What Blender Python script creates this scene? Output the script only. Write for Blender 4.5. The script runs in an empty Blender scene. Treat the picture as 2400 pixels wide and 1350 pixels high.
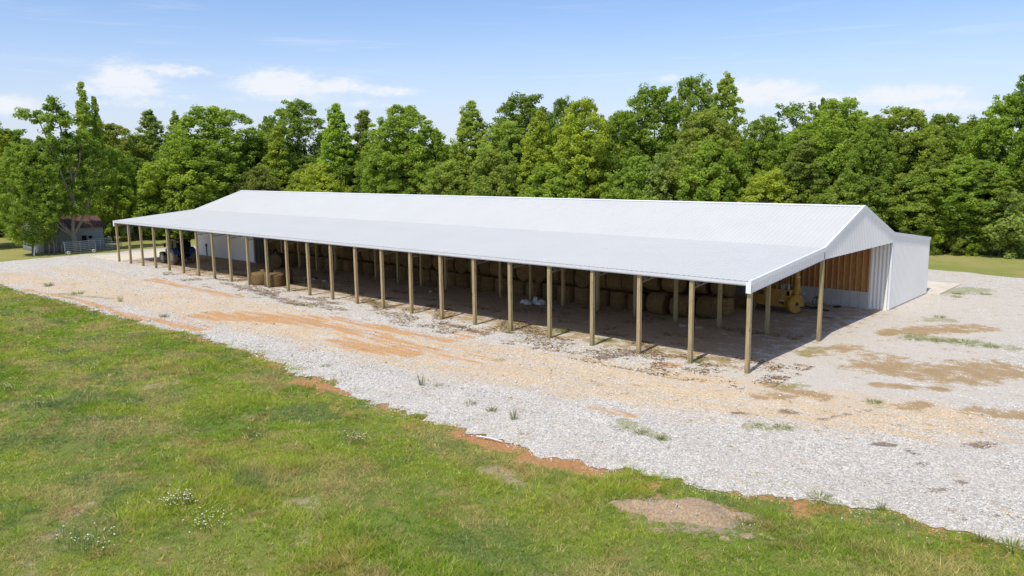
import bpy, bmesh, math, random
import numpy as np
from mathutils import Vector, Matrix

SC = bpy.context.scene
COL = SC.collection
R = math.radians

# ------------------------------------------------------------------ helpers
def link(name, data, parent=None):
    o = bpy.data.objects.new(name, data)
    COL.objects.link(o)
    if parent: o.parent = parent
    return o

def empty(name, loc=(0, 0, 0), rz=0.0):
    o = link(name, None)
    o.empty_display_size = 0.3
    o.location = loc; o.rotation_euler = (0, 0, rz)
    return o

def tag(o, label=None, cat=None, group=None, kind=None):
    if label: o['label'] = label
    if cat: o['category'] = cat
    if group: o['group'] = group
    if kind: o['kind'] = kind
    return o

def np_mesh(name, verts, faces, point_attrs=None, smooth=False):
    """verts (N,3), faces list of (M,k) arrays."""
    me = bpy.data.meshes.new(name)
    verts = np.asarray(verts, np.float32)
    me.vertices.add(len(verts)); me.vertices.foreach_set('co', verts.ravel())
    fs = [np.asarray(f, np.int32) for f in (faces if isinstance(faces, list) else [faces])]
    nl = sum(f.size for f in fs); nf = sum(len(f) for f in fs)
    me.loops.add(nl); me.loops.foreach_set('vertex_index', np.concatenate([f.ravel() for f in fs]))
    me.polygons.add(nf)
    tot = np.concatenate([np.full(len(f), f.shape[1], np.int32) for f in fs])
    st = np.concatenate([[0], np.cumsum(tot)[:-1]]).astype(np.int32)
    me.polygons.foreach_set('loop_start', st)
    me.update(calc_edges=True)
    for k, a in (point_attrs or {}).items():
        a = np.asarray(a, np.float32)
        if a.ndim == 1:
            at = me.attributes.new(k, 'FLOAT', 'POINT'); at.data.foreach_set('value', a)
        else:
            if a.shape[1] == 3: a = np.hstack([a, np.ones((len(a), 1), np.float32)])
            at = me.attributes.new(k, 'FLOAT_COLOR', 'POINT'); at.data.foreach_set('color', a.ravel())
    if smooth:
        me.polygons.foreach_set('use_smooth', np.ones(nf, bool))
    me.validate()
    return me

class MB:
    """collects shapes, builds one mesh"""
    def __init__(s): s.v = []; s.f = []; s.sm = []
    def add(s, vs, fs, smooth=False):
        b = len(s.v); s.v += [tuple(v) for v in vs]
        s.f += [tuple(i + b for i in f) for f in fs]; s.sm += [smooth] * len(fs); return s
    def box(s, x0, x1, y0, y1, z0, z1):
        v = [(x, y, z) for z in (z0, z1) for y in (y0, y1) for x in (x0, x1)]
        return s.add(v, [(0, 2, 3, 1), (4, 5, 7, 6), (0, 1, 5, 4), (2, 6, 7, 3), (0, 4, 6, 2), (1, 3, 7, 5)])
    def bar(s, p, q, w, h=None):
        h = h or w; p = Vector(p); q = Vector(q); d = (q - p).normalized()
        a = d.cross(Vector((0, 0, 1)))
        if a.length < 1e-4: a = Vector((1, 0, 0))
        a.normalize(); b = d.cross(a).normalized()
        v = [P + a * (i * w / 2) + b * (j * h / 2) for P in (p, q) for i, j in ((-1, -1), (1, -1), (1, 1), (-1, 1))]
        return s.add(v, [(0, 1, 2, 3), (7, 6, 5, 4), (0, 4, 5, 1), (1, 5, 6, 2), (2, 6, 7, 3), (3, 7, 4, 0)])
    def tube(s, pts, rad, n=8, cap=True):
        pts = [Vector(p) for p in pts]
        if not hasattr(rad, '__len__'): rad = [rad] * len(pts)
        rings = []
        for i, p in enumerate(pts):
            d = (pts[min(i + 1, len(pts) - 1)] - pts[max(i - 1, 0)]).normalized()
            a = d.cross(Vector((0.31, 0.17, 0.93)) if abs(d.z) < .95 else Vector((1, 0, 0))).normalized()
            b = d.cross(a).normalized()
            rings.append([p + (a * math.cos(t) + b * math.sin(t)) * rad[i] for t in (2 * math.pi * k / n for k in range(n))])
        v = [q for r in rings for q in r]
        f = [(i * n + k, i * n + (k + 1) % n, (i + 1) * n + (k + 1) % n, (i + 1) * n + k) for i in range(len(pts) - 1) for k in range(n)]
        s.add(v, f, True)
        if cap:
            b = len(s.v); s.v += [tuple(q) for q in rings[0]] + [tuple(q) for q in rings[-1]]
            s.f += [tuple(b + k for k in range(n - 1, -1, -1)), tuple(b + n + k for k in range(n))]; s.sm += [False, False]
        return s
    def lathe(s, prof, n=24, M=None, smooth=True):
        """profile of (r, z) round local z"""
        M = M or Matrix.Identity(4)
        v = [M @ Vector((r * math.cos(2 * math.pi * k / n), r * math.sin(2 * math.pi * k / n), z)) for r, z in prof for k in range(n)]
        f = [(i * n + k, i * n + (k + 1) % n, (i + 1) * n + (k + 1) % n, (i + 1) * n + k) for i in range(len(prof) - 1) for k in range(n)]
        return s.add(v, f, smooth)
    def prism(s, pts, axis, a, b):
        """polygon pts extruded along axis 'x'/'y'/'z' from a to b"""
        def mk(p, t): return (t, p[0], p[1]) if axis == 'x' else (p[0], t, p[1]) if axis == 'y' else (p[0], p[1], t)
        n = len(pts)
        v = [mk(p, a) for p in pts] + [mk(p, b) for p in pts]
        f = [tuple(range(n - 1, -1, -1)), tuple(range(n, 2 * n))] + [(i, (i + 1) % n, n + (i + 1) % n, n + i) for i in range(n)]
        return s.add(v, f)
    def build(s, name, mat, parent=None, bevel=0, fix=True):
        me = bpy.data.meshes.new(name); me.from_pydata(s.v, [], s.f)
        me.polygons.foreach_set('use_smooth', s.sm)
        if fix:
            bm = bmesh.new(); bm.from_mesh(me); bmesh.ops.recalc_face_normals(bm, faces=bm.faces); bm.to_mesh(me); bm.free()
        me.materials.append(mat)
        o = link(name, me, parent)
        if bevel:
            m = o.modifiers.new('Bevel', 'BEVEL'); m.width = bevel; m.segments = 2; m.limit_method = 'ANGLE'
        return o

# value noise on arrays
def vnoise(x, y, seed=0):
    xi = np.floor(x).astype(np.int64); yi = np.floor(y).astype(np.int64); xf = x - xi; yf = y - yi
    def h(a, b):
        n = (a * 374761393 + b * 668265263 + seed * 974711) & 0x7fffffff
        n = ((n ^ (n >> 13)) * 1274126177) & 0x7fffffff
        return ((n ^ (n >> 16)) & 0xffff) / 65535.0
    u = xf * xf * (3 - 2 * xf); v = yf * yf * (3 - 2 * yf)
    return (h(xi, yi) * (1 - u) + h(xi + 1, yi) * u) * (1 - v) + (h(xi, yi + 1) * (1 - u) + h(xi + 1, yi + 1) * u) * v
def fbm(x, y, seed=0, o=4):
    x = np.asarray(x, float); y = np.asarray(y, float)
    t = 0; a = .5; n = 0
    for i in range(o):
        t = t + a * vnoise(x * 2 ** i + 17.3 * i, y * 2 ** i - 9.1 * i, seed + i); n += a; a *= .5
    return t / n
def sstep(a, b, x):
    t = np.clip((x - a) / (b - a), 0, 1); return t * t * (3 - 2 * t)

# ------------------------------------------------------------------ node helpers
class NT:
    def __init__(s, name):
        s.m = bpy.data.materials.new(name); s.m.use_nodes = True; s.t = s.m.node_tree; s.t.nodes.clear()
        s.out = s.n('ShaderNodeOutputMaterial')
    def n(s, typ, **kw):
        nd = s.t.nodes.new(typ)
        for k, v in kw.items(): setattr(nd, k, v)
        return nd
    def L(s, a, b): s.t.links.new(a, b)
    def val(s, sock, v):
        if hasattr(v, 'is_linked') or hasattr(v, 'links'): s.L(v, sock)
        else: sock.default_value = v
    def math(s, op, a, b=None, c=None, clamp=False):
        nd = s.n('ShaderNodeMath', operation=op); nd.use_clamp = clamp
        s.val(nd.inputs[0], a)
        if b is not None: s.val(nd.inputs[1], b)
        if c is not None: s.val(nd.inputs[2], c)
        return nd.outputs[0]
    def mix(s, fac, a, b, typ='MIX'):
        nd = s.n('ShaderNodeMix', data_type='RGBA', blend_type=typ); nd.clamp_factor = True
        s.val(nd.inputs['Factor'], fac)
        for sk, v in ((nd.inputs[6], a), (nd.inputs[7], b)):
            if isinstance(v, tuple): sk.default_value = (*v, 1) if len(v) == 3 else v
            else: s.L(v, sk)
        return nd.outputs[2]
    def noise(s, scale, detail=3, rough=.55, vec=None, dist=0.0):
        nd = s.n('ShaderNodeTexNoise'); nd.inputs['Scale'].default_value = scale; nd.inputs['Detail'].default_value = detail
        nd.inputs['Roughness'].default_value = rough; nd.inputs['Distortion'].default_value = dist
        if vec is not None: s.L(vec, nd.inputs['Vector'])
        return nd.outputs[0]
    def ramp(s, x, a, b):
        nd = s.n('ShaderNodeMapRange', interpolation_type='SMOOTHSTEP'); nd.clamp = True
        s.val(nd.inputs[0], x); nd.inputs[1].default_value = a; nd.inputs[2].default_value = b
        return nd.outputs[0]
    def pos(s): return s.n('ShaderNodeNewGeometry').outputs['Position']
    def obj(s): return s.n('ShaderNodeTexCoord').outputs['Object']
    def scale(s, v, sc):
        nd = s.n('ShaderNodeMapping'); nd.inputs['Scale'].default_value = sc; s.L(v, nd.inputs['Vector']); return nd.outputs[0]
    def attr(s, name, out='Fac'):
        nd = s.n('ShaderNodeAttribute', attribute_name=name); return nd.outputs[out]
    def bump(s, h, strength=.4, dist=.02):
        nd = s.n('ShaderNodeBump'); nd.inputs['Strength'].default_value = strength; nd.inputs['Distance'].default_value = dist
        s.L(h, nd.inputs['Height']); return nd.outputs[0]
    def bsdf(s, col, rough=.6, spec=.5, metal=0, normal=None, sub=None):
        nd = s.n('ShaderNodeBsdfPrincipled')
        if isinstance(col, tuple): nd.inputs['Base Color'].default_value = (*col, 1)
        else: s.L(col, nd.inputs['Base Color'])
        s.val(nd.inputs['Roughness'], rough); nd.inputs['Metallic'].default_value = metal
        nd.inputs['Specular IOR Level'].default_value = spec
        if normal is not None: s.L(normal, nd.inputs['Normal'])
        return nd.outputs[0]
    def done(s, sh): s.L(sh, s.out.inputs['Surface']); return s.m

def simple(name, col, rough=.6, spec=.4, metal=0, var=.15, nscale=6, bump=0.0, stretch=(1, 1, 1)):
    t = NT(name); v = t.scale(t.obj(), stretch)
    n = t.noise(nscale, 4, .6, v)
    c = t.mix(t.ramp(n, .25, .75), tuple(k * (1 - var) for k in col), tuple(min(1, k * (1 + var)) for k in col))
    nm = t.bump(n, bump, .02) if bump else None
    return t.done(t.bsdf(c, rough, spec, metal, nm))

M = {}
def metal_sheet(name, base, rough, grime=.05):
    t = NT(name); p = t.pos()
    n1 = t.noise(.35, 4, .6, p); n2 = t.noise(2.2, 3, .6, t.scale(p, (1, .25, .25)))
    c = t.mix(t.math('MULTIPLY', t.ramp(n1, .3, .75), .8), base, tuple(k * (1 - grime) for k in base))
    c = t.mix(t.math('MULTIPLY', t.ramp(n2, .5, .8), .35), c, tuple(k * (1 - grime * 2) for k in base))
    return t.done(t.bsdf(c, rough, .5))
M['roof'] = metal_sheet('white_roof_metal', (.60, .59, .535), .40)
M['clad'] = metal_sheet('white_wall_metal', (.88, .86, .80), .42)
M['trim'] = simple('white_trim', (.80, .81, .82), .4, .5, var=.03)
M['eave'] = simple('grey_white_eave_trim', (.62, .63, .64), .45, .5, var=.05)

def wood(name, a, b, dark, sc=(7, 7, .6)):
    t = NT(name); info = t.n('ShaderNodeObjectInfo')
    add = t.n('ShaderNodeVectorMath', operation='ADD'); t.L(t.obj(), add.inputs[0]); 
    cmb = t.n('ShaderNodeCombineXYZ'); t.L(t.math('MULTIPLY', info.outputs['Random'], 40.0), cmb.inputs[2]); t.L(cmb.outputs[0], add.inputs[1])
    v = t.scale(add.outputs[0], sc)
    n = t.noise(2.5, 5, .65, v, .4)
    k = t.noise(3.0, 2, .5, t.scale(add.outputs[0], (5, 5, 1.4)))
    c = t.mix(t.ramp(n, .3, .7), a, b)
    c = t.mix(t.ramp(k, .66, .74), c, dark)
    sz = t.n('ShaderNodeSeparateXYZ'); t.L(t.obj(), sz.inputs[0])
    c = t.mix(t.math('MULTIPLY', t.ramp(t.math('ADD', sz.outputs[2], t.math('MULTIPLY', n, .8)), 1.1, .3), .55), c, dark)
    tint = t.mix(info.outputs['Random'], (.92, .95, .86), (1.08, 1.0, .94))
    c = t.mix(1.0, c, tint, 'MULTIPLY')
    return t.done(t.bsdf(c, .75, .25, 0, t.bump(n, .25, .01)))
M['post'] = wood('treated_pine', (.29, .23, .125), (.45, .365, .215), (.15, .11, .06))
M['stud'] = wood('framing_lumber', (.48, .26, .11), (.62, .37, .17), (.22, .10, .04))
M['osb'] = wood('sheathing_board', (.38, .195, .075), (.52, .28, .115), (.22, .10, .035), (2, 2, 1))
M['oldwood'] = wood('weathered_boards', (.17, .185, .20), (.30, .32, .335), (.09, .09, .09), (.6, .6, 9))
M['pole'] = wood('grey_dead_wood', (.22, .19, .15), (.36, .32, .26), (.12, .1, .08))
M['truss'] = simple('grey_steel', (.20, .20, .20), .5, .5, .3)
M['galv'] = simple('galvanised_tube', (.31, .325, .335), .5, .5, .35, var=.08)
M['black'] = simple('black_metal', (.018, .018, .02), .45, .5)
M['hose'] = simple('black_rubber', (.02, .02, .02), .7, .3)
M['grey_sheet'] = simple('grey_wall_sheet', (.25, .26, .26), .5, .4, .2, var=.1)  # even grey for one store room wall, darker than the white cladding
M['added_underside'] = simple('added_roof_underside', (.42, .38, .33), .8, .1, var=.15)  # sheet added under the roof; tone set for the light bounced inside
M['dark'] = simple('dark_opening', (.008, .008, .008), .9, .1)
M['whitebag'] = simple('white_sack_plastic', (.50, .50, .48), .55, .5, var=.08, nscale=9, bump=.5)
M['block'] = simple('grey_block', (.28, .23, .17), .9, .2, var=.12, nscale=14, bump=.3)
M['blue'] = simple('blue_tractor_paint', (.017, .058, .18), .4, .5, var=.1)
M['tyre'] = simple('dusty_tyre', (.20, .16, .115), .9, .2, var=.35, nscale=5)
M['rim'] = simple('cream_rim', (.50, .45, .34), .6, .4, var=.12)
M['cabroof'] = simple('dark_cab_roof', (.03, .035, .05), .4, .5)
M['glass'] = simple('dark_cab_glass', (.012, .018, .022), .06, .6, var=.05)
M['yellow'] = simple('worn_yellow_paint', (.37, .205, .028), .6, .4, var=.2, nscale=3)
M['plate'] = simple('pale_plate', (.5, .45, .38), .6, .3)
M['engine'] = simple('greasy_engine_metal', (.28, .24, .21), .6, .4, .2, var=.4, nscale=8)
M['bark'] = simple('grey_brown_bark', (.15, .125, .095), .9, .15, var=.45, nscale=3, bump=.5, stretch=(4, 4, .8))
M['palebark'] = simple('pale_bark', (.25, .215, .165), .9, .15, var=.35, nscale=3, bump=.4, stretch=(4, 4, .8))
M['stem'] = simple('green_stem', (.07, .11, .03), .8, .2)

def concrete(name, a, b, panel=0.0):
    t = NT(name); p = t.pos()
    n = t.noise(.8, 5, .65, p); n2 = t.noise(9, 3, .6, p)
    c = t.mix(t.ramp(n, .3, .7), a, b)
    c = t.mix(t.math('MULTIPLY', t.ramp(n2, .55, .8), .3), c, tuple(k * .75 for k in a))
    if panel:
        sx = t.n('ShaderNodeSeparateXYZ'); t.L(p, sx.inputs[0])
        w = t.n('ShaderNodeTexWhiteNoise', noise_dimensions='1D'); t.L(t.math('FLOOR', t.math('DIVIDE', sx.outputs[0], panel)), w.inputs['W'])
        c = t.mix(t.math('MULTIPLY', w.outputs[0], .45), c, tuple(k * .55 for k in a))
        fr = t.math('FRACT', t.math('DIVIDE', sx.outputs[0], panel))
        c = t.mix(t.math('LESS_THAN', fr, .03), c, tuple(k * .5 for k in a))
    return t.done(t.bsdf(c, .8, .3, 0, t.bump(n2, .15, .01)))
M['slab'] = concrete('concrete_slab', (.62, .53, .40), (.72, .63, .49))
M['footing'] = concrete('concrete_wall_panels', (.46, .445, .41), (.58, .56, .51), .62)

def rust():
    t = NT('rusty_roof_sheet'); p = t.obj()
    n = t.noise(.9, 5, .65, t.scale(p, (.5, 1.2, .5))); n2 = t.noise(5, 3, .6, t.scale(p, (.2, 3, .2)))
    c = t.mix(t.ramp(n, .35, .62), (.06, .036, .028), (.15, .075, .05))
    c = t.mix(t.ramp(n2, .58, .72), c, (.23, .14, .10))
    return t.done(t.bsdf(c, .75, .3, 0, t.bump(n2, .2, .02)))
M['rust'] = rust()

def hay():
    t = NT('hay'); info = t.n('ShaderNodeObjectInfo'); o = t.obj()
    n = t.noise(2.2, 5, .7, t.scale(o, (1, 1, 5)), .5); f = t.noise(22, 4, .7, o)
    c = t.mix(t.ramp(n, .3, .7), (.13, .08, .034), (.235, .155, .07))
    c = t.mix(t.ramp(f, .45, .75), c, (.32, .23, .11))
    c = t.mix(t.ramp(f, .5, .22), c, (.11, .07, .03))
    c = t.mix(1.0, c, t.mix(info.outputs['Random'], (.72, .72, .72), (1.1, 1.06, 1.0)), 'MULTIPLY')
    h = t.math('ADD', t.math('MULTIPLY', f, .6), n)
    return t.done(t.bsdf(c, .95, .1, 0, t.bump(h, .8, .04)))
M['hay'] = hay()

def leafmat(name='leaf', trans=.32):
    t = NT(name); info = t.n('ShaderNodeObjectInfo'); k = t.attr('tone')
    a = t.mix(1.0, info.outputs['Color'], (.76, .80, .85), 'MULTIPLY'); b = t.mix(1.0, info.outputs['Color'], (1.62, 1.42, 1.15), 'MULTIPLY')
    c = t.mix(k, a, b)
    d = t.bsdf(c, .6, .15)
    tr = t.n('ShaderNodeBsdfTranslucent'); t.L(t.mix(1.0, c, (1.25, 1.2, .55), 'MULTIPLY'), tr.inputs[0])
    mx = t.n('ShaderNodeMixShader'); mx.inputs[0].default_value = trans; t.L(d, mx.inputs[1]); t.L(tr.outputs[0], mx.inputs[2])
    return t.done(mx.outputs[0])
M['leaf'] = leafmat('leaf', .56)

def vcolmat(name, trans=.3, rough=.7):
    t = NT(name); c = t.attr('col', 'Color')
    d = t.bsdf(c, rough, .08)
    tr = t.n('ShaderNodeBsdfTranslucent'); t.L(c, tr.inputs[0])
    mx = t.n('ShaderNodeMixShader'); mx.inputs[0].default_value = trans; t.L(d, mx.inputs[1]); t.L(tr.outputs[0], mx.inputs[2])
    return t.done(mx.outputs[0])
M['grass'] = vcolmat('grass_blades', .5)
M['stone'] = vcolmat('gravel_stones', 0.0, .85)

# ---- ground materials
def lawn_mat():
    t = NT('lawn'); p = t.pos()
    big = t.noise(.12, 4, .6, p); mid = t.noise(.7, 5, .65, p); fine = t.noise(7, 5, .75, p); vf = t.noise(38, 3, .7, p)
    c = t.mix(t.ramp(big, .3, .7), (.19, .25, .045), (.28, .305, .07))
    c = t.mix(t.ramp(mid, .48, .72), c, (.32, .28, .09))
    c = t.mix(t.ramp(fine, .52, .72), c, (.105, .14, .024))
    c = t.mix(t.ramp(vf, .62, .42), c, t.mix(1.0, c, (.60, .64, .6), 'MULTIPLY'))
    mw = t.attr('mow')
    m = t.mix(t.ramp(big, .35, .65), (.24, .265, .06), (.33, .30, .10))
    m = t.mix(t.ramp(mid, .5, .75), m, (.36, .29, .12))
    m = t.mix(t.math('MULTIPLY', t.ramp(fine, .5, .75), .6), m, (.13, .17, .035))
    c = t.mix(mw, c, m)
    wob = t.math('ADD', t.math('MULTIPLY', t.math('SUBTRACT', mid, .5), 2.4), t.math('MULTIPLY', t.math('SUBTRACT', fine, .5), 2.2))
    dry = t.ramp(t.math('ADD', t.attr('Ldry'), wob), .35, .65)
    c = t.mix(dry, c, t.mix(t.ramp(vf, .3, .7), (.25, .19, .115), (.44, .36, .24)))
    clay = t.ramp(t.math('ADD', t.attr('Lclay'), wob), .35, .6)
    c = t.mix(clay, c, t.mix(t.ramp(fine, .3, .7), (.36, .165, .06), (.52, .28, .125)))
    h = t.math('ADD', fine, t.math('MULTIPLY', vf, .6))
    return t.done(t.bsdf(c, .9, .1, 0, t.bump(h, .7, .06)))
M['lawn'] = lawn_mat()

def gravel_mat():
    t = NT('gravel'); p = t.pos()
    w = t.n('ShaderNodeVectorMath', operation='ADD'); nz = t.n('ShaderNodeTexNoise'); nz.inputs['Scale'].default_value = 6; t.L(p, nz.inputs['Vector'])
    sc = t.n('ShaderNodeVectorMath', operation='SCALE'); t.L(nz.outputs['Color'], sc.inputs[0]); sc.inputs['Scale'].default_value = .05
    t.L(p, w.inputs[0]); t.L(sc.outputs[0], w.inputs[1])
    def vor(scale, feat='F1'):
        v = t.n('ShaderNodeTexVoronoi', feature=feat); v.inputs['Scale'].default_value = scale; t.L(w.outputs[0], v.inputs['Vector']); return v
    v1 = vor(15); v1e = vor(15, 'DISTANCE_TO_EDGE')
    big = t.noise(.25, 4, .6, p); mid = t.noise(1.1, 5, .65, p); fine = t.noise(9, 4, .7, p); vf = t.noise(45, 2, .6, p)
    streak = t.noise(1.0, 4, .65, t.scale(p, (.3, 2.4, 1)))
    sep = t.n('ShaderNodeSeparateColor'); t.L(v1.outputs['Color'], sep.inputs[0])
    c = t.mix(sep.outputs[0], (.53, .48, .40), (.88, .815, .695))
    c = t.mix(t.math('MULTIPLY', t.ramp(sep.outputs[1], .75, .9), .7), c, (.33, .31, .29))
    c = t.mix(t.math('MULTIPLY', t.ramp(big, .42, .65), .35), c, (.60, .525, .42))
    c = t.mix(t.math('MULTIPLY', t.ramp(v1e.outputs['Distance'], .12, .0), .62), c, (.20, .18, .155))
    wob = t.math('ADD', t.math('MULTIPLY', t.math('SUBTRACT', mid, .5), 2.6), t.math('MULTIPLY', t.math('SUBTRACT', fine, .5), 2.0))
    def lay(c, name, lo, hi, col, k=1.0, w_=None):
        f = t.ramp(t.math('ADD', t.attr(name), w_ or wob), lo, hi)
        return t.mix(t.math('MULTIPLY', f, k), c, col)
    wob2 = t.math('ADD', t.math('MULTIPLY', t.math('SUBTRACT', streak, .5), 2.6), t.math('MULTIPLY', t.math('SUBTRACT', fine, .5), 1.3))
    c = lay(c, 'fine', .3, .75, t.mix(t.ramp(vf, .3, .7), (.45, .395, .32), (.64, .575, .48)), .8)
    c = lay(c, 'cream', .2, .8, t.mix(.25, t.mix(1.0, c, (1.08, .875, .62), 'MULTIPLY'), t.mix(t.ramp(vf, .3, .7), (.56, .42, .25), (.78, .62, .41))), .9, wob2)
    c = lay(c, 'clay', .32, .7, t.mix(t.ramp(fine, .3, .7), (.46, .22, .075), (.68, .39, .17)), .9, wob2)
    c = lay(c, 'dirt', .28, .7, t.mix(t.ramp(fine, .3, .7), (.28, .18, .08), (.45, .31, .15)), .92)
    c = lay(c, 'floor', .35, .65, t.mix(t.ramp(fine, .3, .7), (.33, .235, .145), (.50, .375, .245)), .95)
    c = lay(c, 'brown', .36, .8, t.mix(t.ramp(vf, .3, .7), (.085, .05, .035), (.27, .175, .11)), .8)
    c = lay(c, 'green', .45, .7, t.mix(t.ramp(vf, .3, .7), (.15, .19, .04), (.31, .30, .10)), .6)
    soft = t.math('MAXIMUM', t.math('MAXIMUM', t.attr('fine'), t.attr('floor')), t.attr('dirt'))
    h = t.math('MULTIPLY', t.math('MINIMUM', v1e.outputs['Distance'], .25), t.math('SUBTRACT', 1.0, t.math('MULTIPLY', soft, .75)))
    h = t.math('ADD', t.math('MULTIPLY', h, 2.2), t.math('MULTIPLY', t.math('ADD', fine, vf), .25))
    return t.done(t.bsdf(c, .9, .15, 0, t.bump(h, .55, .045)))
M['gravel'] = gravel_mat()

# ------------------------------------------------------------------ tables (world metres)
TREES = [
(-123.3, 1.7, 17.5, 8.3, 'oak', 'bright', 'bright green tree cut by the left edge of the photo'),
(-125.4, 5.4, 16.4, 9.4, 'oak', 'dark', 'dark rounded tree behind the dark trunked shed tree, next to the left edge'),
(-111.3, 14.6, 17.1, 9.2, 'oak', 'olive', 'olive brown tinged tree right of the twin topped tall tree'),
(-116.9, 19.3, 15.2, 7.3, 'oak', 'dark', 'darker tree peeping behind the olive tinged tree left of the barn'),
(-110.0, 20.7, 19.2, 7.5, 'poplar', 'grey', 'grey green mottled tall tree between the olive tree and the broad domed oak'),
(-109.9, 24.6, 19.0, 4.8, 'poplar', 'mid', 'thin topped tree just left of the broad domed oak at the barn far end'),
(-100.1, 26.0, 19.4, 12.7, 'oak', 'mid', 'broad domed oak rising behind the far gable of the barn'),
(-97.7, 18.2, 12.7, 9.1, 'under', 'fresh', 'low round light green tree in front of the wood at the barn far end'),
(-98.7, 31.5, 15.1, 6.3, 'oak', 'dark', 'dark low tree filling the dip right of the broad domed oak'),
(-92.2, 32.2, 16.7, 5.4, 'spire', 'yellow', 'narrow pointed yellow green tree left of the dark dome above the roof'),
(-96.5, 38.3, 20.6, 9.8, 'oak', 'dark', 'dark tall domed tree above the far third of the barn roof'),
(-101.5, 36.3, 18.3, 4.9, 'oak', 'dark', 'dark shoulder tree left behind the dark dome'),
(-85.5, 38.2, 19.4, 7.1, 'poplar', 'fresh', 'tall fresh green tree right of the dark dome'),
(-83.9, 42.1, 18.7, 6.5, 'pine', 'pine', 'brownish green pine between two fresh green trees over the roof middle'),
(-76.6, 43.8, 18.9, 9.8, 'oak', 'fresh', 'broad fresh green tree with lumpy top right of the brownish pine'),
(-76.7, 39.7, 13.9, 5.9, 'oak', 'mid', 'lower mid green tree in front of the pine and lumpy topped tree'),
(-72.2, 46.7, 15.5, 4.5, 'poplar', 'mid', 'short slim tree at the deepest dip of the treeline'),
(-66.0, 47.8, 19.1, 7.7, 'poplar', 'light', 'tall loose topped light tree right of the treeline dip'),
(-62.3, 55.7, 20.4, 10.5, 'oak', 'dark', 'dark rounded crown standing behind the light yellow green trees'),
(-60.0, 48.8, 16.2, 7.1, 'oak', 'light', 'light green tree in front of the dark rounded crown, left part'),
(-54.5, 49.5, 17.4, 6.2, 'poplar', 'yellow', 'yellow green tall tree in front of the dark rounded crown, right part'),
(-48.6, 52.2, 18.6, 8.1, 'oak', 'yellow', 'bright yellow green broad tree left of the notch before the tallest group'),
(-55.4, 56.1, 19.5, 5.1, 'oak', 'dark', 'dark crown top showing between the two bright yellow green trees'),
(-45.5, 56.1, 17.2, 6.1, 'oak', 'mid', 'mid green tree in the notch left of the tallest group'),
(-42.1, 59.1, 20.3, 9.5, 'oak', 'dark2', 'large dark green tree forming the left slope of the tallest group'),
(-37.6, 61.4, 21.4, 7.4, 'oak', 'dark2', 'rounded summit tree of the tallest group'),
(-31.6, 59.1, 21.1, 6.7, 'poplar', 'light', 'tallest light loose tree with sky gaps at the right of the summit'),
(-32.2, 54.9, 16.2, 7.4, 'oak', 'light', 'light tree standing in front of the summit trees'),
(-26.2, 58.6, 15.6, 5.8, 'oak', 'fresh', 'fresh green tree just right of the tallest group in the dip'),
(-27.5, 70.6, 18.3, 6.4, 'sparse', 'dark', 'dark sparse leaved tree top behind the dip right of the tallest group'),
(-24.1, 71.6, 18.4, 4.0, 'poplar', 'dark', 'slim dark top behind and right of the sparse leaved tree'),
(-18.3, 61.8, 17.3, 8.3, 'oak', 'fresh', 'broad bright tree above the near gable of the barn'),
(-12.0, 63.5, 16.2, 8.6, 'oak', 'olive', 'broad olive green tree right above the near end of the wing'),
(-13.7, 58.9, 14.5, 5.0, 'oak', 'mid', 'mid green tree between the bright and the olive broad trees'),
(-8.6, 68.6, 15.3, 6.4, 'oak', 'olive2', 'soft olive tree right of the broad olive tree'),
(-6.0, 73.0, 15.0, 6.5, 'oak', 'mid', 'mid green tree in the low saddle before the right edge trees'),
(-1.8, 66.4, 17.0, 6.5, 'oak', 'fresh', 'tall fresh green tree stepping up towards the right edge'),
(1.4, 67.6, 20.5, 8.1, 'oak', 'dark', 'tallest dark tree cut by the right edge of the photo'),
(-8.2, 60.4, 9.9, 6.5, 'oak', 'olive2', 'low olive tree beside the wing, in front of the broad olive tree'),
(-4.5, 62.9, 10.3, 7.0, 'oak', 'mid', 'mid green leafy tree above the grey green bush at the right'),
(-50.4, 47.9, 10.2, 7.3, 'under', 'fresh', 'low fresh tree just over the roof ridge, right of the middle'),
(-38.8, 50.1, 10.8, 6.9, 'under', 'mid', 'low green tree over the ridge below the notch'),
(-35.2, 51.0, 11.1, 6.1, 'under', 'grey', 'low greyish green tree over the ridge below the tallest group'),
(-30.0, 52.4, 12.8, 7.2, 'under', 'fresh', 'bright low tree over the ridge below the tallest loose tree'),
(-23.4, 54.2, 9.2, 6.4, 'under', 'yellow', 'low yellow green tree over the ridge left of the near gable'),
(-20.1, 56.2, 12.5, 6.3, 'pine', 'pine', 'rusty olive conifer over the ridge near the gable'),
(-14.6, 56.6, 8.6, 6.1, 'under', 'olive2', 'low olive tree right behind the near gable peak'),
(-90.6, 27.4, 10.0, 6.6, 'under', 'pine', 'low rusty cedar like tree behind the roof at the far end'),
(-84.3, 33.9, 10.2, 8.2, 'under', 'yellow', 'low yellow green tree over the ridge below the dark dome'),
(-65.8, 42.3, 10.7, 6.3, 'under', 'light', 'low light tree over the ridge below the treeline dip'),
(-59.2, 45.2, 12.3, 6.9, 'under', 'light', 'low light tree over the ridge right of the dip'),
]
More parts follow.
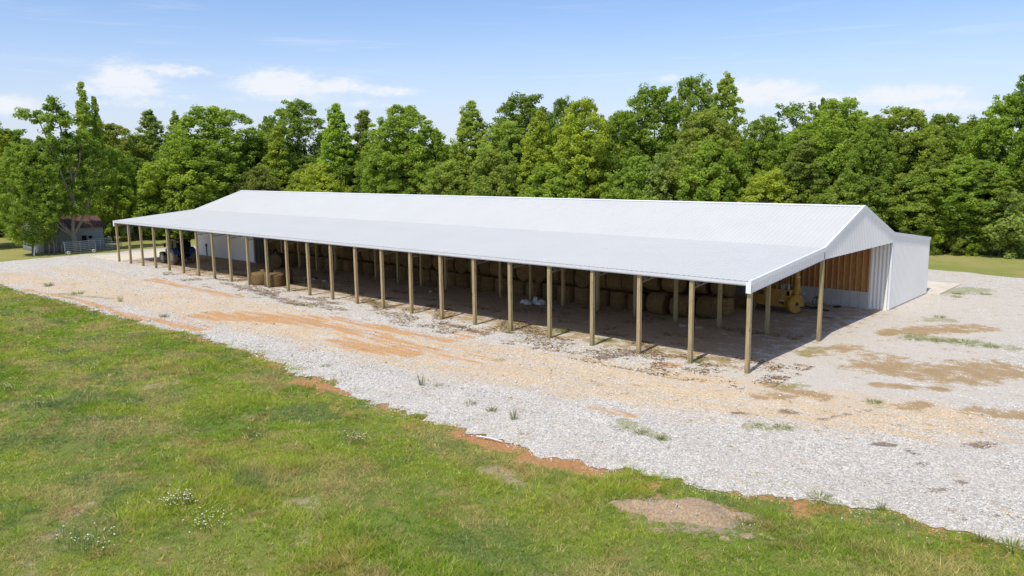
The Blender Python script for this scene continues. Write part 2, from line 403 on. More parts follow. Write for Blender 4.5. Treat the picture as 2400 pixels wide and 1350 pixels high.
CLOUDS = [(-1.2939, 0.0681, 0.0292, 0.0106, 0.9), (-1.1798, 0.0968, 0.0329, 0.0207, 1.0), (-1.2225, 0.0897, 0.0167, 0.0073, 0.7), (-1.1303, 0.1116, 0.0343, 0.0084, 0.75), (-1.121, 0.083, 0.023, 0.0048, 0.45), (-1.011, 0.0989, 0.0473, 0.0157, 1.1), (-0.9462, 0.0974, 0.0358, 0.011, 0.9), (-0.882, 0.0928, 0.0314, 0.0066, 0.8), (-0.9163, 0.0774, 0.0415, 0.0061, 0.5), (-0.5349, 0.1039, 0.0203, 0.006, 0.6), (-0.4272, 0.0829, 0.0524, 0.0147, 1.0), (-0.3744, 0.0712, 0.0414, 0.0097, 0.8), (-0.2804, 0.0744, 0.0545, 0.0102, 1.0), (-0.2499, 0.0615, 0.0329, 0.0083, 0.8), (-0.2089, 0.0597, 0.0237, 0.0072, 0.7), (-1.1793, 0.0759, 0.0488, 0.0103, 0.5), (-0.997, 0.0833, 0.0759, 0.007, 0.5)]
STROKES = [
('clay', 1.0, 0.9, [(-34.8, -9.3), (-31.2, -7.5), (-27.9, -6.0)]),
('clay', 0.6, 0.75, [(-33.9, -7.5), (-25.5, -6.3), (-20.1, -5.9)]),
('clay', 0.45, 0.7, [(-56.4, -4.0), (-42.9, -4.1), (-40.4, -4.0)]),
('clay', 0.35, 0.8, [(-27.5, -4.3), (-22.0, -4.3), (-16.3, -4.3)]),
('clay', 0.6, 0.8, [(-21.4, -8.3), (-18.2, -8.3), (-15.6, -7.8)]),
('clay', 0.5, 0.8, [(-17.1, -7.1), (-15.3, -6.2)]),
('clay', 0.28, 0.8, [(-58.3, -13.6), (-50.3, -12.6), (-39.3, -12.9), (-30.4, -12.1)]),
('clay', 0.3, 0.7, [(-58.3, 0.1), (-54.5, -0.0)]),
('clay', 0.5, 0.6, [(-37.8, -12.6), (-30.9, -11.6)]),
('clay', 0.3, 0.8, [(-4.1, -1.2), (-3.4, -0.8)]),
('clay', 0.5, 0.6, [(-16.5, -3.0), (-16.6, -0.7)]),
('clay', 0.25, 0.7, [(-2.4, -9.2), (-0.7, -9.0)]),
('clay', 0.8, 0.45, [(-19.1, -6.7), (-12.4, -6.4)]),
('cream', 2.2, 0.75, [(-71.2, -12.0), (-47.8, -9.4), (-25.6, -8.1), (-11.5, -7.3), (-2.4, -5.7), (4.4, -3.5), (8.7, -1.7)]),
('cream', 1.3, 0.7, [(-46.2, -6.7), (-17.2, -5.1), (-6.3, -3.5), (1.1, -2.3)]),
('cream', 2, 0.6, [(-71.6, -6.2), (-45.6, -6.3), (-30.0, -5.3)]),
('brown', 0.35, 0.9, [(-20.4, -0.8), (-15.8, -1.6)]),
('brown', 0.5, 0.95, [(-7.1, -1.7), (-6.7, 0.1)]),
('brown', 0.35, 0.9, [(-35.8, -1.0), (-31.3, -0.8)]),
('brown', 0.3, 0.7, [(-35.8, -3.0), (-33.5, -3.0)]),
('brown', 0.5, 0.8, [(-45.6, -1.1), (-33.8, -2.8)]),
('dirt', 1.0, 0.8, [(2.6, 14.0), (3.9, 16.1), (5.7, 18.4)]),
('dirt', 1.5, 0.8, [(4.7, 5.4), (7.0, 5.5), (8.9, 8.3)]),
('dirt', 0.5, 0.85, [(1.9, -1.2), (4.1, -1.6)]),
('dirt', 0.4, 0.7, [(2.1, -3.3), (3.1, -2.4)]),
('dirt', 0.6, 0.6, [(3.0, 7.7), (4.5, 7.7)]),
('dirt', 0.5, 0.8, [(9.5, 0.3), (11.0, 0.9)]),
('dirt', 0.4, 0.8, [(7.0, -1.0), (7.7, -0.1)]),
('dirt', 0.4, 0.7, [(5.4, 1.8), (7.6, 2.8)]),
('dirt', 0.7, 0.7, [(0.8, 5.8), (1.8, 8.6)]),
('brown', 0.3, 1, [(3.7, -4.5), (4.0, -4.4)]),
('brown', 0.17, 1, [(7.7, -6.2), (8.2, -5.8)]),
('brown', 0.2, 0.9, [(8.8, -6.0), (9.2, -6.2)]),
('brown', 0.2, 0.8, [(2.2, -6.3), (2.5, -6.0)]),
('brown', 0.25, 0.7, [(10.2, -4.1), (10.9, -3.4)]),
('brown', 0.2, 0.7, [(9.5, -7.1)]),
('brown', 0.15, 0.7, [(5.3, -4.6), (6.3, -2.1)]),
('brown', 0.2, 0.6, [(10.4, -9.1), (10.8, -7.9)]),
('fine', 4.5, 0.9, [(2.0, 0.3), (3.1, 5.4), (3.4, 11.3), (4.2, 22.4), (6.1, 32.5)]),
('fine', 3, 0.8, [(2.1, 2.4), (7.4, 3.9), (10.3, 6.3)]),
('fine', 4, 0.7, [(2.5, 29.7), (5.4, 37.1)]),
('green', 0.3, 0.9, [(-17.3, 0.4), (-15.4, 0.3)]),
('green', 0.4, 0.9, [(-12.8, 1.2), (-13.0, 2.7)]),
('green', 0.5, 0.8, [(-9.7, 1.2), (-8.6, 1.8)]),
('green', 0.3, 0.8, [(-3.0, -0.0), (-2.7, 1.2)]),
('green', 0.5, 0.8, [(-34.4, -2.8), (-32.7, -2.4)]),
('green', 0.8, 0.8, [(3.5, 13.5), (5.6, 13.8), (8.1, 13.8)]),
('green', 0.7, 0.8, [(3.1, 19.6), (4.0, 20.0)]),
('green', 1.3, 0.9, [(0.6, 31.9), (2.3, 34.7)]),
('green', 0.6, 0.6, [(0.9, 7.2), (0.5, 5.5)]),
('green', 0.5, 0.6, [(2.7, -0.5), (2.2, -0.9)]),
('green', 0.5, 0.7, [(3.6, -7.0), (4.7, -6.3)]),
('green', 0.3, 0.8, [(-0.5, -9.8), (1.8, -10.4)]),
('green', 0.3, 0.7, [(6.1, -1.0), (6.6, -1.4)]),
('green', 1, 0.5, [(-11.1, 11.0), (-7.4, 11.2)]),
('green', 0.3, 0.8, [(-53.4, -12.5), (-47.8, -10.7)]),
('green', 0.5, 0.6, [(-41.8, -3.2), (-36.8, -3.1)]),
('Lclay', 0.5, 1, [(-15.9, -14.9), (-12.8, -14.2), (-8.9, -13.9)]),
('Lclay', 0.45, 1, [(-4.5, -14.9), (-3.3, -14.9), (-1.9, -14.8)]),
('Lclay', 0.75, 1, [(-0.8, -14.8), (0.5, -14.6), (1.6, -14.4)]),
('Lclay', 0.4, 0.8, [(5.6, -13.2), (6.6, -12.8)]),
('Lclay', 0.3, 0.7, [(7.6, -13.5), (8.0, -13.3)]),
('Lclay', 0.35, 0.7, [(-8.6, -13.8), (-5.6, -14.2)]),
('Ldry', 0.5, 1, [(-1.2, -16.6), (-0.3, -16.7)]),
('Ldry', 0.4, 1, [(0.1, -17.0), (1.0, -16.7)]),
('Ldry', 0.5, 0.9, [(-3.8, -22.5), (-3.2, -22.2)]),
('Ldry', 0.6, 0.8, [(-19.8, -19.8), (-19.4, -19.0)]),
('Ldry', 0.4, 0.7, [(-17.2, -23.3), (-16.2, -23.2)]),
('Ldry', 0.5, 0.7, [(8.2, -14.3), (8.5, -14.4)]),
('Ldry', 0.6, 0.6, [(-1.9, -23.8), (-1.7, -23.4)]),
('Ldry', 0.5, 0.7, [(-21.3, -22.9), (-20.0, -24.2)]),
('Ldry', 0.5, 0.6, [(-12.0, -19.7), (-12.8, -18.1)]),
('Ldry', 0.5, 0.6, [(-5.3, -29.1), (-7.9, -26.8)]),
('Ldry', 1.6, 0.9, [(5.0, -15.7), (6.4, -15.4)]),
]
WEEDS = [(-10.4, -11.5, 0, 1.1, 'tall lone weed on the gravel near mid bank edge'), (-6.7, -12.1, 2, .8, 'yellow green low weed right of the tall lone weed'), (-5.3, -12.2, 1, .9, 'bushy weed on gravel above the long orange clay strip'),
(-3.9, -12.4, 0, 1.0, 'tall weed just right of the bushy weed on the gravel edge'), (.7, -10.5, 2, .8, 'left weed of the row on the gravel below the second front post'), (1.7, -10.6, 1, .8, 'bushiest weed at the right end of the row below the second post'),
(-.1, -10.5, 3, .5, 'small weed starting the row below the second post'), (-14.9, -.5, 1, .9, 'round green weed tuft at the foot of the sixth front post'), (-12.6, 1.8, 2, 1.2, 'green weeds inside the fifth front post'), (-9.3, 1.5, 2, 1.1, 'spreading weeds inside the fourth front post'),
(-58.9, -11.6, 1, 1.6, 'weed at the far left end of the clay ditch'), (-52.3, -11.6, 2, 1.5, 'low weed along the clay ditch, far left'), (-45.5, -10.9, 0, 1.1, 'tall weed beside the clay ditch on the drive'), (-36.5, -11.6, 1, 1.2, 'weed tuft where the clay ditch meets the white gravel'),
(-2.8, .3, 1, .8, 'green weed hugging the second front post'), (-5.9, .3, 2, .7, 'low weed hugging the third front post'), (6.1, -1.0, 2, .9, 'low green weed on the gravel right of the near corner post'), (3.8, -7.0, 2, .8, 'dry yellowish weed patch on the gravel, left half'),
(4.5, -6.5, 2, .9, 'dry yellowish weed patch on the gravel, right half'), (9.6, -11.6, 0, .7, 'tall thin weed at the gravel edge, lower right'), (8.0, -12.0, 2, 1.0, 'green weed at the gravel edge above the soil mound'), (-10.9, -5.7, 3, .5, 'tiny weed in the middle of the drive'),
(-16.8, -12.3, 2, .7, 'small green weed on the gravel edge below the orange patch'), (12.2, -11.9, 1, .9, 'weed at the gravel edge near the right side of the photo'), (12.9, -11.9, 2, 1.2, 'rightmost weed at the gravel edge'), (-14.0, -.9, 3, .6, 'flat weed just in front of the sixth front post'),
(-9.8, -11.0, 2, .6, 'low weed beside the tall lone weed'), (3.3, 20.8, 2, 1.0, 'weed patch on the gravel right of the wing corner'), (2.0, 31.6, 2, 1.2, 'green weeds at the edge of the concrete pad'), (3.6, 32.6, 2, 1.1, 'green weeds trailing right of the concrete pad'), (2.2, 30.0, 2, 1.0, 'green weeds in front of the concrete pad corner'),
(3.8, 13.0, 3, 1.2, 'low weed at the left end of the weedy dirt patch on the apron'), (5.1, 13.3, 2, 1.1, 'low weed second from the left in the weedy dirt patch'), (6.3, 13.5, 3, 1.3, 'low weed third from the left in the weedy dirt patch'), (7.6, 13.4, 2, 1.1, 'low weed at the right end of the weedy dirt patch')]
SKY_K, SKY_DUST, SKY_PALE, SKY_TINT, SUN_E, EXPO = .13, 1.0, .72, (.91, .955, 1.10), 3.3, .27
# ------------------------------------------------------------------ ground
def seg_field(x, y, pts, w):
    """soft 1..0 field round a polyline of half width w"""
    d2 = np.full(x.shape, 1e9)
    P = [np.array(p, float) for p in pts]
    if len(P) == 1: P = [P[0], P[0] + .01]
    for a, b in zip(P[:-1], P[1:]):
        ab = b - a; t = np.clip(((x - a[0]) * ab[0] + (y - a[1]) * ab[1]) / (ab @ ab), 0, 1)
        d2 = np.minimum(d2, (x - a[0] - t * ab[0]) ** 2 + (y - a[1] - t * ab[1]) ** 2)
    return 1 - sstep(.4, 1.7, np.sqrt(d2) / w)

def front_edge(x):
    """y of the boundary between grass bank and gravel"""
    xp = [-120, -85, -63.6, -50.2, -40, -28.6, -14, -4.7, 2.1, 6.6, 10, 13.2, 20, 45]
    yp = [-15, -14.6, -14.0, -13.9, -13.3, -13.0, -14.0, -14.7, -13.9, -12.6, -11.7, -11.9, -13, -18]
    y = np.interp(x, xp, yp)
    return y + (fbm(x * .35, x * 0 + 3.3, 5, 3) - .5) * 1.3 + (fbm(x * 1.7, x * 0 + 8.1, 9, 3) - .5) * .7 + (fbm(x * 5.5, x * 0 + 2.1, 15, 2) - .5) * .45

def bank_z(x, y):
    k = sstep(0, 5, front_edge(x) - .2 - y)
    return k * ((fbm(x * .16, y * .16, 3, 3) - .5) * .55 + (fbm(x * .9, y * .9, 7, 2) - .5) * .12)

def grid_mesh(name, X, Y, Z, attrs):
    ny, nx = X.shape
    v = np.stack([X, Y, Z], -1).reshape(-1, 3)
    i = np.arange(ny * nx).reshape(ny, nx)
    f = np.stack([i[:-1, :-1], i[:-1, 1:], i[1:, 1:], i[1:, :-1]], -1).reshape(-1, 4)
    return np_mesh(name, v, f, {k: a.ravel() for k, a in attrs.items()}, True)

xs = np.concatenate([np.linspace(-900, -130, 12), np.linspace(-125, -72, 54), np.arange(-71, 26, .35), np.linspace(27, 60, 20), np.linspace(90, 800, 10)])
ys = np.concatenate([np.linspace(-500, -60, 8), np.linspace(-55, -36, 14), np.arange(-35, -8, .35), np.linspace(-7, 80, 60), np.linspace(110, 900, 10)])
X, Y = np.meshgrid(xs, ys)
at = {k: np.zeros(X.shape) for k in ('Lclay', 'Ldry')}
for k, w, s, pts in STROKES:
    if k in at: at[k] = np.maximum(at[k], s * (.62 if k == 'Ldry' else .8) * seg_field(X, Y, pts, w * .8))
# clay shows along the bank edge
edge = np.abs(Y - front_edge(X))
at['Lclay'] = np.maximum(at['Lclay'], .5 * (1 - sstep(.1, .9, edge)) * (Y < -8)); at['Lclay'] = np.maximum(at['Lclay'], .36 * (1 - sstep(.6, 2.6, edge)) * (Y < -8))
at['mow'] = np.maximum(sstep(-80, -86, X) * sstep(-26, -14, Y), sstep(36, 42, Y))
g = link('ground', grid_mesh('ground', X, Y, bank_z(X, Y), at)); g.data.materials.append(M['lawn'])
tag(g, 'green grass ground with the mowed lawn and the rough bank', None, kind='structure')

# gravel yard
nu, nv = 900, 280
u = np.linspace(0, 1, nu); vv = np.linspace(0, 1, nv) ** 1.25
xl = -84.2; xr = 45.0
U, V = np.meshgrid(u, vv)
X = xl + (xr - xl) * U
yf = front_edge(X); yb = np.where(X > -30, 45.5 - .22 * (X + 4), 24.0) + (fbm(X * .3, X * 0 + 1.5, 21, 3) - .5) * 1.6
yb = np.interp(X, [-84, -73, -40, -12, 0, 10, 45], [16, 32, 34, 46.5, 45.3, 43.5, 38]) + (fbm(X * .3, X * 0 + 1.5, 21, 3) - .5) * 1.6
Y = yf + (yb - yf) * V
lw = (1 - U) ** 6
X = X + lw * ((fbm(Y * .3, Y * 0 + 2.2, 31, 3) - .5) * 2.4 - .02 * Y)
ga = {k: np.zeros(X.shape) for k in ('clay', 'cream', 'fine', 'brown', 'dirt', 'green', 'floor')}
for k, w, s, pts in STROKES:
    if k in ga: ga[k] = np.maximum(ga[k], s * ({'dirt': 1.0, 'green': .95, 'brown': .85}.get(k, .92)) * seg_field(X, Y, pts, w * (1.5 if k == 'clay' else 1.15)))
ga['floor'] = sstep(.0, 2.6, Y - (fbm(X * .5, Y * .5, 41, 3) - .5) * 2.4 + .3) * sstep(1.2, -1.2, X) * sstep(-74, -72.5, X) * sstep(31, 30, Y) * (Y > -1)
gz = sstep(4.5, 0.3, X) * sstep(-9, 1, X) * sstep(.5, 4, Y)
ga['floor'] *= 1 - .35 * gz; ga['fine'] = np.maximum(ga['fine'], .8 * gz)
strip = sstep(-.2, .9, Y) * sstep(3.4, 2.2, Y) * sstep(1, -2, X) * sstep(-38, -30, X)
ga['dirt'] = np.maximum(ga['dirt'], .62 * strip); ga['floor'] *= 1 - .5 * strip
ga['green'] = np.maximum(ga['green'], strip * .34)
rut = np.zeros(X.shape)
for yo, wd in ((-4.2, .5), (-6.1, .5), (-8.6, .6), (-10.4, .5)):
    rut += np.exp(-((Y - yo - (fbm(X * .06, X * 0 + yo, 51, 2) - .5) * 3) / wd) ** 2)
Z = .015 + (fbm(X * .5, Y * .5, 61, 3) - .5) * .05 * sstep(0, -3, Y) - rut * .03 * sstep(-.5, -2, Y) + .02 * sstep(0, .5, np.minimum(V, 1 - V) * 60)
Z = np.maximum(Z, .012)
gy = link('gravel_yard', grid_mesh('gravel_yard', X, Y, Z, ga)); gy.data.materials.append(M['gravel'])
tag(gy, 'white gravel yard and drive with orange clay tracks round the barn', None, kind='structure')

mb = MB(); mb.box(-81, -72.6, .1, 30.2, -.1, .10); tag(mb.build('concrete_apron', M['slab']), 'pale concrete apron at the far end of the barn', kind='structure')
mb = MB(); mb.box(-9, 1.0, 30.5, 37, -.1, .11); tag(mb.build('concrete_pad', M['slab']), 'pale concrete pad behind the wing', kind='structure')

# mound on the bank
def mound(cx, cy, rx, ry, h, name, label, rot):
    n = 64; a = np.linspace(-1.9, 1.9, n); A, B = np.meshgrid(a, a)
    R0 = np.sqrt(A * A + B * B); r = R0 * (1 + (fbm(A * 1.5 + 7, B * 1.5, 71, 4) - .5) * 1.7); r = np.maximum(r, R0 - .55)
    c, s = math.cos(rot), math.sin(rot)
    Xm = cx + rx * A * c - ry * B * s; Ym = cy + rx * A * s + ry * B * c
    Zm = h * (1 - sstep(.05, 1.05, r)) + (fbm(A * 5, B * 5, 81, 4) - .5) * .22 * (1 - sstep(.55, .95, r)) + bank_z(Xm, Ym) - .3 * sstep(.8, 1.15, r)
    t = NT('dry_soil'); p = t.pos(); f = t.noise(14, 5, .7, p); v2 = t.noise(60, 2, .6, p)
    col = t.mix(t.ramp(f, .3, .7), (.27, .18, .10), (.48, .35, .215)); col = t.mix(t.ramp(v2, .58, .7), col, (.52, .47, .38))
    m = t.done(t.bsdf(col, .95, .1, 0, t.bump(f, .8, .05)))
    o = link(name, grid_mesh(name, Xm, Ym, Zm, {})); o.data.materials.append(m); return tag(o, label, kind='structure')
mound(5.75, -15.55, 1.75, .95, .38, 'soil_mound', 'low mound of dry tan soil in the grass bank', .35)

# ------------------------------------------------------------------ grass and stones
rng = np.random.default_rng(7)
CAM = np.array([15.995, -34.494])
def scatter(n, x0, x1, y0, y1): return np.stack([rng.uniform(x0, x1, n), rng.uniform(y0, y1, n)], 1)
# visible wedge test (generous margin so a step aside still looks grassed)
FW = np.array([-.6698, .7426]); RT = np.array([.7426, .6698])
def wedge(p, m):
    d = p - CAM; f = d @ FW; r = d @ RT
    return (f > 9) & (np.abs(r) < f * .66 + m + 4)
def bank_attr(p, name):
    v = np.zeros(len(p))
    for k, w, s, pts in STROKES:
        if k == name: v = np.maximum(v, s * seg_field(p[:, 0], p[:, 1], pts, w))
    return v
PAL = np.array([(.19, .285, .022), (.27, .34, .032), (.12, .21, .028), (.40, .35, .11), (.15, .22, .06), (.32, .22, .075)])
def grass_cols(p):
    x, y = p[:, 0], p[:, 1]; n = len(p)
    a = fbm(x * .25, y * .25, 101, 4); b = fbm(x * .8 + 4, y * .8, 111, 4); d = fbm(x * .33 + 9, y * .5, 121, 4); e = fbm(x * .5 + 2, y * .4, 131, 4); gg = fbm(x*1.1+3, y*1.1, 141, 3)
    c = PAL[0] + (PAL[1] - PAL[0]) * sstep(.38, .62, a)[:, None]
    c = c + (PAL[2] - c) * (sstep(.55, .7, b) * .55)[:, None]
    c = c + (PAL[4] - c) * (sstep(.56, .7, e) * .75)[:, None]
    c = c + (PAL[3] - c) * (sstep(.52, .71, d) * .66)[:, None]
    c = c + (PAL[5] - c) * (sstep(.60, .75, gg) * .5)[:, None]
    k = rng.random(n); c = np.where((k < .10)[:, None], PAL[3] * 1.1, c)
    return np.clip(c * np.array([1.62, 1.48, 2.05]) * rng.uniform(.7, 1.35, n)[:, None], 0, 1)
p = scatter(380000, -74, 26, -37, -8)
fe = front_edge(p[:, 0]); dist = np.hypot(*(p - CAM).T)
ok = wedge(p, 5) & (p[:, 1] < fe + 1.6)
dens = np.clip((26 / dist) ** .9, .3, 1) * np.maximum(sstep(.45, -.5, p[:, 1] - fe), .8 * sstep(.46, .66, fbm(p[:, 0] * 1.4, p[:, 1] * 1.4, 171, 3)) * sstep(1.5, .1, p[:, 1] - fe))
dry = bank_attr(p, 'Ldry'); cl = bank_attr(p, 'Lclay')
thin = fbm(p[:, 0] * .6, p[:, 1] * .6, 151, 3)
dens *= 1 - .75 * sstep(2.4, .3, fe - p[:, 1]) * sstep(.38, .6, fbm(p[:, 0] * 1.1, p[:, 1] * 1.1, 211, 3))
dens *= (1 - .75 * sstep(.3, .9, dry * .8 + (thin - .5) * 1.5)) * (1 - .95 * sstep(.3, .7, cl + (thin - .5) * .8)) * (.45 + .55 * sstep(.30, .5, thin))
md = np.hypot((p[:, 0] - 5.75) / 1.6, (p[:, 1] + 15.55) / 1.0); dens *= np.maximum(sstep(.55, 1.0, md + (fbm(p[:, 0] * 1.6, p[:, 1] * 1.6, 191, 3) - .5) * 1.6), .06)
p = p[ok & (rng.random(len(p)) < dens)]; dist = np.hypot(*(p - CAM).T)
nb = 7
tall = sstep(.52, .72, fbm(p[:, 0] * .35 + 1, p[:, 1] * .35, 161, 4)) * sstep(-12, -15, p[:, 1])
hh = (.045 + .065 * rng.random(len(p))) * (1 + 1.25 * tall) * (1 + .6 * (rng.random(len(p)) < .05))
P = np.repeat(p, nb, 0); n = len(P); H = np.repeat(hh, nb) * rng.uniform(.55, 1.25, n); D = np.repeat(dist, nb)
spread = np.repeat(.05 + .06 * rng.random(len(p)), nb)
ang = rng.uniform(0, 2 * np.pi, n); P = P + np.stack([np.cos(ang), np.sin(ang)], 1) * (spread * np.sqrt(rng.random(n)))[:, None]
lean = H * rng.uniform(.45, 1.7, n); la = ang + rng.normal(0, .7, n)
wd = (.006 + .007 * rng.random(n)) * np.clip(D / 24, 1, 2.6); wa = rng.uniform(0, 2 * np.pi, n)
zb = bank_z(P[:, 0], P[:, 1])
B0 = np.stack([P[:, 0] - np.cos(wa) * wd, P[:, 1] - np.sin(wa) * wd, zb], 1); B1 = np.stack([P[:, 0] + np.cos(wa) * wd, P[:, 1] + np.sin(wa) * wd, zb], 1)
TP = np.stack([P[:, 0] + np.cos(la) * lean, P[:, 1] + np.sin(la) * lean, zb + H], 1)
V3 = np.stack([B0, B1, TP], 1).reshape(-1, 3)
cc = np.repeat(grass_cols(p), nb, 0) * rng.uniform(.8, 1.2, n)[:, None]
o = link('grass', np_mesh('grass', V3, np.arange(3 * n).reshape(-1, 3), {'col': np.repeat(cc, 3, 0)})); o.data.materials.append(M['grass'])
tag(o, 'rough green and straw coloured grass on the bank', kind='stuff')

# loose stones on the near gravel
def stones(pts, sz, cols, name, label, zf):
    base = np.array([(1, 0, 0), (.3, .95, 0), (-.8, .6, 0), (-.8, -.6, 0), (.3, -.95, 0), (.1, 0, .8), (0, .1, -.6)])
    tri = np.array([(0, 1, 5), (1, 2, 5), (2, 3, 5), (3, 4, 5), (4, 0, 5), (1, 0, 6), (2, 1, 6), (3, 2, 6), (4, 3, 6), (0, 4, 6)])
    n = len(pts); b = base[None] * rng.uniform(.65, 1.25, (n, 7, 1)); a = rng.uniform(0, 2 * np.pi, n)
    x = b[..., 0] * np.cos(a)[:, None] - b[..., 1] * np.sin(a)[:, None] * .8; y = b[..., 0] * np.sin(a)[:, None] + b[..., 1] * np.cos(a)[:, None] * .8
    v = np.stack([x + 0 * y, y, b[..., 2]], -1) * sz[:, None, None]
    v[..., 0] += pts[:, 0:1]; v[..., 1] += pts[:, 1:2]; v[..., 2] += (zf + sz * .25)[:, None]
    f = (tri[None] + (np.arange(n) * 7)[:, None, None]).reshape(-1, 3)
    o = link(name, np_mesh(name, v.reshape(-1, 3), f, {'col': np.repeat(cols, 7, 0)})); o.data.materials.append(M['stone'])
    return tag(o, label, kind='stuff')
p = scatter(130000, -70, 26, -16.5, 0.3)
fe = front_edge(p[:, 0]); e = p[:, 1] - fe
dist = np.hypot(*(p - CAM).T)
dn = np.maximum(sstep(-.6, .3, e), .35 * sstep(-1.2, -.1, e) * sstep(.48, .68, fbm(p[:, 0] * .9, p[:, 1] * .9, 181, 3))) * np.clip((24 / dist) ** 1.3, .12, 1) * (.35 + .65 * sstep(4.5, 1.0, e))
cr = np.zeros(len(p))
for k, w, s, pts in STROKES:
    if k in ('cream', 'clay', 'dirt', 'brown', 'green', 'fine'): cr = np.maximum(cr, s * seg_field(p[:, 0], p[:, 1], pts, w))
dn *= 1 - .8 * np.clip(cr, 0, 1)
p = p[wedge(p, 4) & (rng.random(len(p)) < dn)]; fe = front_edge(p[:, 0])
sz = rng.uniform(.015, .035, len(p)) * (1 + .5 * (rng.random(len(p)) < .08)) * np.clip(np.hypot(*(p - CAM).T) / 26, 1, 1.6)
gcol = rng.uniform(.50, .84, len(p))[:, None] * np.array([1, .945, .85]); 
dk = rng.random(len(p)) < .1; gcol[dk] *= .6
zf = np.where(p[:, 1] > fe, .03, bank_z(p[:, 0], p[:, 1]))
stones(p, sz, gcol, 'gravel_stones', 'loose white gravel stones along the edge of the drive', zf)
# straw and bark litter along the open front and on the floor
p = np.concatenate([scatter(60000, -60, 2, -3.2, 3.2), scatter(26000, -58, -1, 2.5, 10)])
cl = fbm(p[:, 0] * .55, p[:, 1] * .9, 201, 4)
keep = rng.random(len(p)) < sstep(.5, .68, cl) * np.where(p[:, 1] < 0, .5, .8)
p = p[keep]; n = len(p); a = rng.uniform(0, 6.28, n); l = rng.uniform(.03, .12, n); w_ = rng.uniform(.006, .022, n); z0 = np.full(n, .045)
dx, dy = np.cos(a) * l, np.sin(a) * l; ex, ey = -np.sin(a) * w_, np.cos(a) * w_
V4 = np.stack([np.stack([p[:, 0] + sx_ * dx + sy_ * ex, p[:, 1] + sx_ * dy + sy_ * ey, z0 + rng.uniform(-.01, .03, n)], 1) for sx_, sy_ in ((-1, -1), (1, -1), (1, 1), (-1, 1))], 1).reshape(-1, 3)
cc = np.where((rng.random(n) < .55)[:, None], np.array([.40, .29, .14]), np.array([.16, .09, .05])) * rng.uniform(.6, 1.2, (n, 1))
o = link('straw_litter', np_mesh('straw_litter', V4, np.arange(4 * n).reshape(-1, 4), {'col': np.repeat(cc, 4, 0)})); o.data.materials.append(M['stone'])
tag(o, 'loose straw and bark litter along the open front of the barn', kind='stuff')
# stones on the mound rim
a = np.where(rng.random(160) < .6, rng.normal(2.5, .6, 160), rng.uniform(0, 6.28, 160)); r_ = rng.uniform(.3, 1.15, 160)
pm = np.stack([5.75 + 1.75 * r_ * np.cos(a) * .93 - .95 * r_ * np.sin(a) * .34, -15.55 + 1.75 * r_ * np.cos(a) * .34 + .95 * r_ * np.sin(a) * .93], 1)
stones(pm, rng.uniform(.012, .034, 160), rng.uniform(.5, .78, 160)[:, None] * np.ones(3), 'mound_stones', 'white stones strewn over the soil mound', bank_z(pm[:, 0], pm[:, 1]) + .04 + .38 * (1 - sstep(.05, 1.05, r_)))
# ------------------------------------------------------------------ barn
S = 3.05
L0, L1 = .10, -73.35          # near and far roof ends
W1, WR, W2, W3 = 9.0, 15.14, 21.28, 30.26
def roof_z(y):
    return float(np.interp(y, [-.2, W1, WR, W2, W3 + .1], [4.50, 5.32, 7.36, 5.32, 4.33]))
barn = tag(empty('pole_barn', (0, 0, 0)), 'long open sided white metal pole barn sheltering hay bales', 'barn')

def rib_sheet(name, mat, stations, along, a0, a1, spacing, depth, parent, nrm):
    """ribbed metal. along: axis index the ribs are spaced on; stations: list of points (two other coords) the ribs run along; nrm: outward offset vector"""
    n = max(1, int(round(abs(a1 - a0) / spacing))); st = (a1 - a0) / n
    offs = []
    w = min(.022, spacing * .1) if mat is M['roof'] else .040
    for i in range(n):
        c = a0 + st * (i + .5); sg = 1 if st > 0 else -1
        offs += [(c - sg * w * 2, 0), (c - sg * w, 1), (c + sg * w, 1), (c + sg * w * 2, 0)]
    offs = [(a0, 0)] + offs + [(a1, 0)]
    vs = []; 
    for s_ in stations:
        for a, h in offs:
            p = s_(a) if callable(s_) else list(s_)
            q = list(p); q[along] = a
            vs.append([q[k] + nrm[k] * h * depth for k in range(3)])
    m = len(offs); k = len(stations)
    i = np.arange(k * m).reshape(k, m)
    f = np.stack([i[:-1, :-1], i[:-1, 1:], i[1:, 1:], i[1:, :-1]], -1).reshape(-1, 4)
    o = link(name, np_mesh(name, vs, f), parent); o.data.materials.append(mat); return o

for nm, ya, yb in (('roof', W1, WR), ('roof', WR, W2), ('lean_to_roof', -.24, W1), ('wing_roof', W2, W3 + .15)):
    za, zb = roof_z(ya), roof_z(yb)
    if nm == 'wing_roof': zb = 4.32
    if nm == 'lean_to_roof': za = 4.50
    rib_sheet(nm, M['roof'], [(0, ya, za), (0, yb, zb)], 0, L0, L1, .305, .013, barn, (0, 0, 1))
for ya, yb in ((-.05, W1), (W1, WR), (WR, W2), (W2, W3)):  # sheets added below each slope to steer the bounced light
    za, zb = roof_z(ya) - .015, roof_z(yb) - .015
    mb = MB(); mb.add([(-.02, ya, za), (-73.2, ya, za), (-73.2, yb, zb), (-.02, yb, zb)], [(0, 1, 2, 3)]); mb.build('added_roof_underside', M['added_underside'], barn, fix=False)
mb = MB()
mb.add([(x, y, z) for x in (L0 + .01, L1 - .01) for y, z in ((WR - .22, 7.32), (WR - .03, 7.392), (WR + .03, 7.392), (WR + .22, 7.32))], [(0, 1, 5, 4), (1, 2, 6, 5), (2, 3, 7, 6)])
mb.build('ridge_cap', M['trim'], barn)
# eave trim under the front edge
mb = MB(); mb.box(-.04, L1 + .1, -.235, -.19, 4.33, 4.485); mb.box(-.04, L1 + .1, -.187, -.06, 4.27, 4.33)
mb.build('eave_trim', M['eave'], barn)

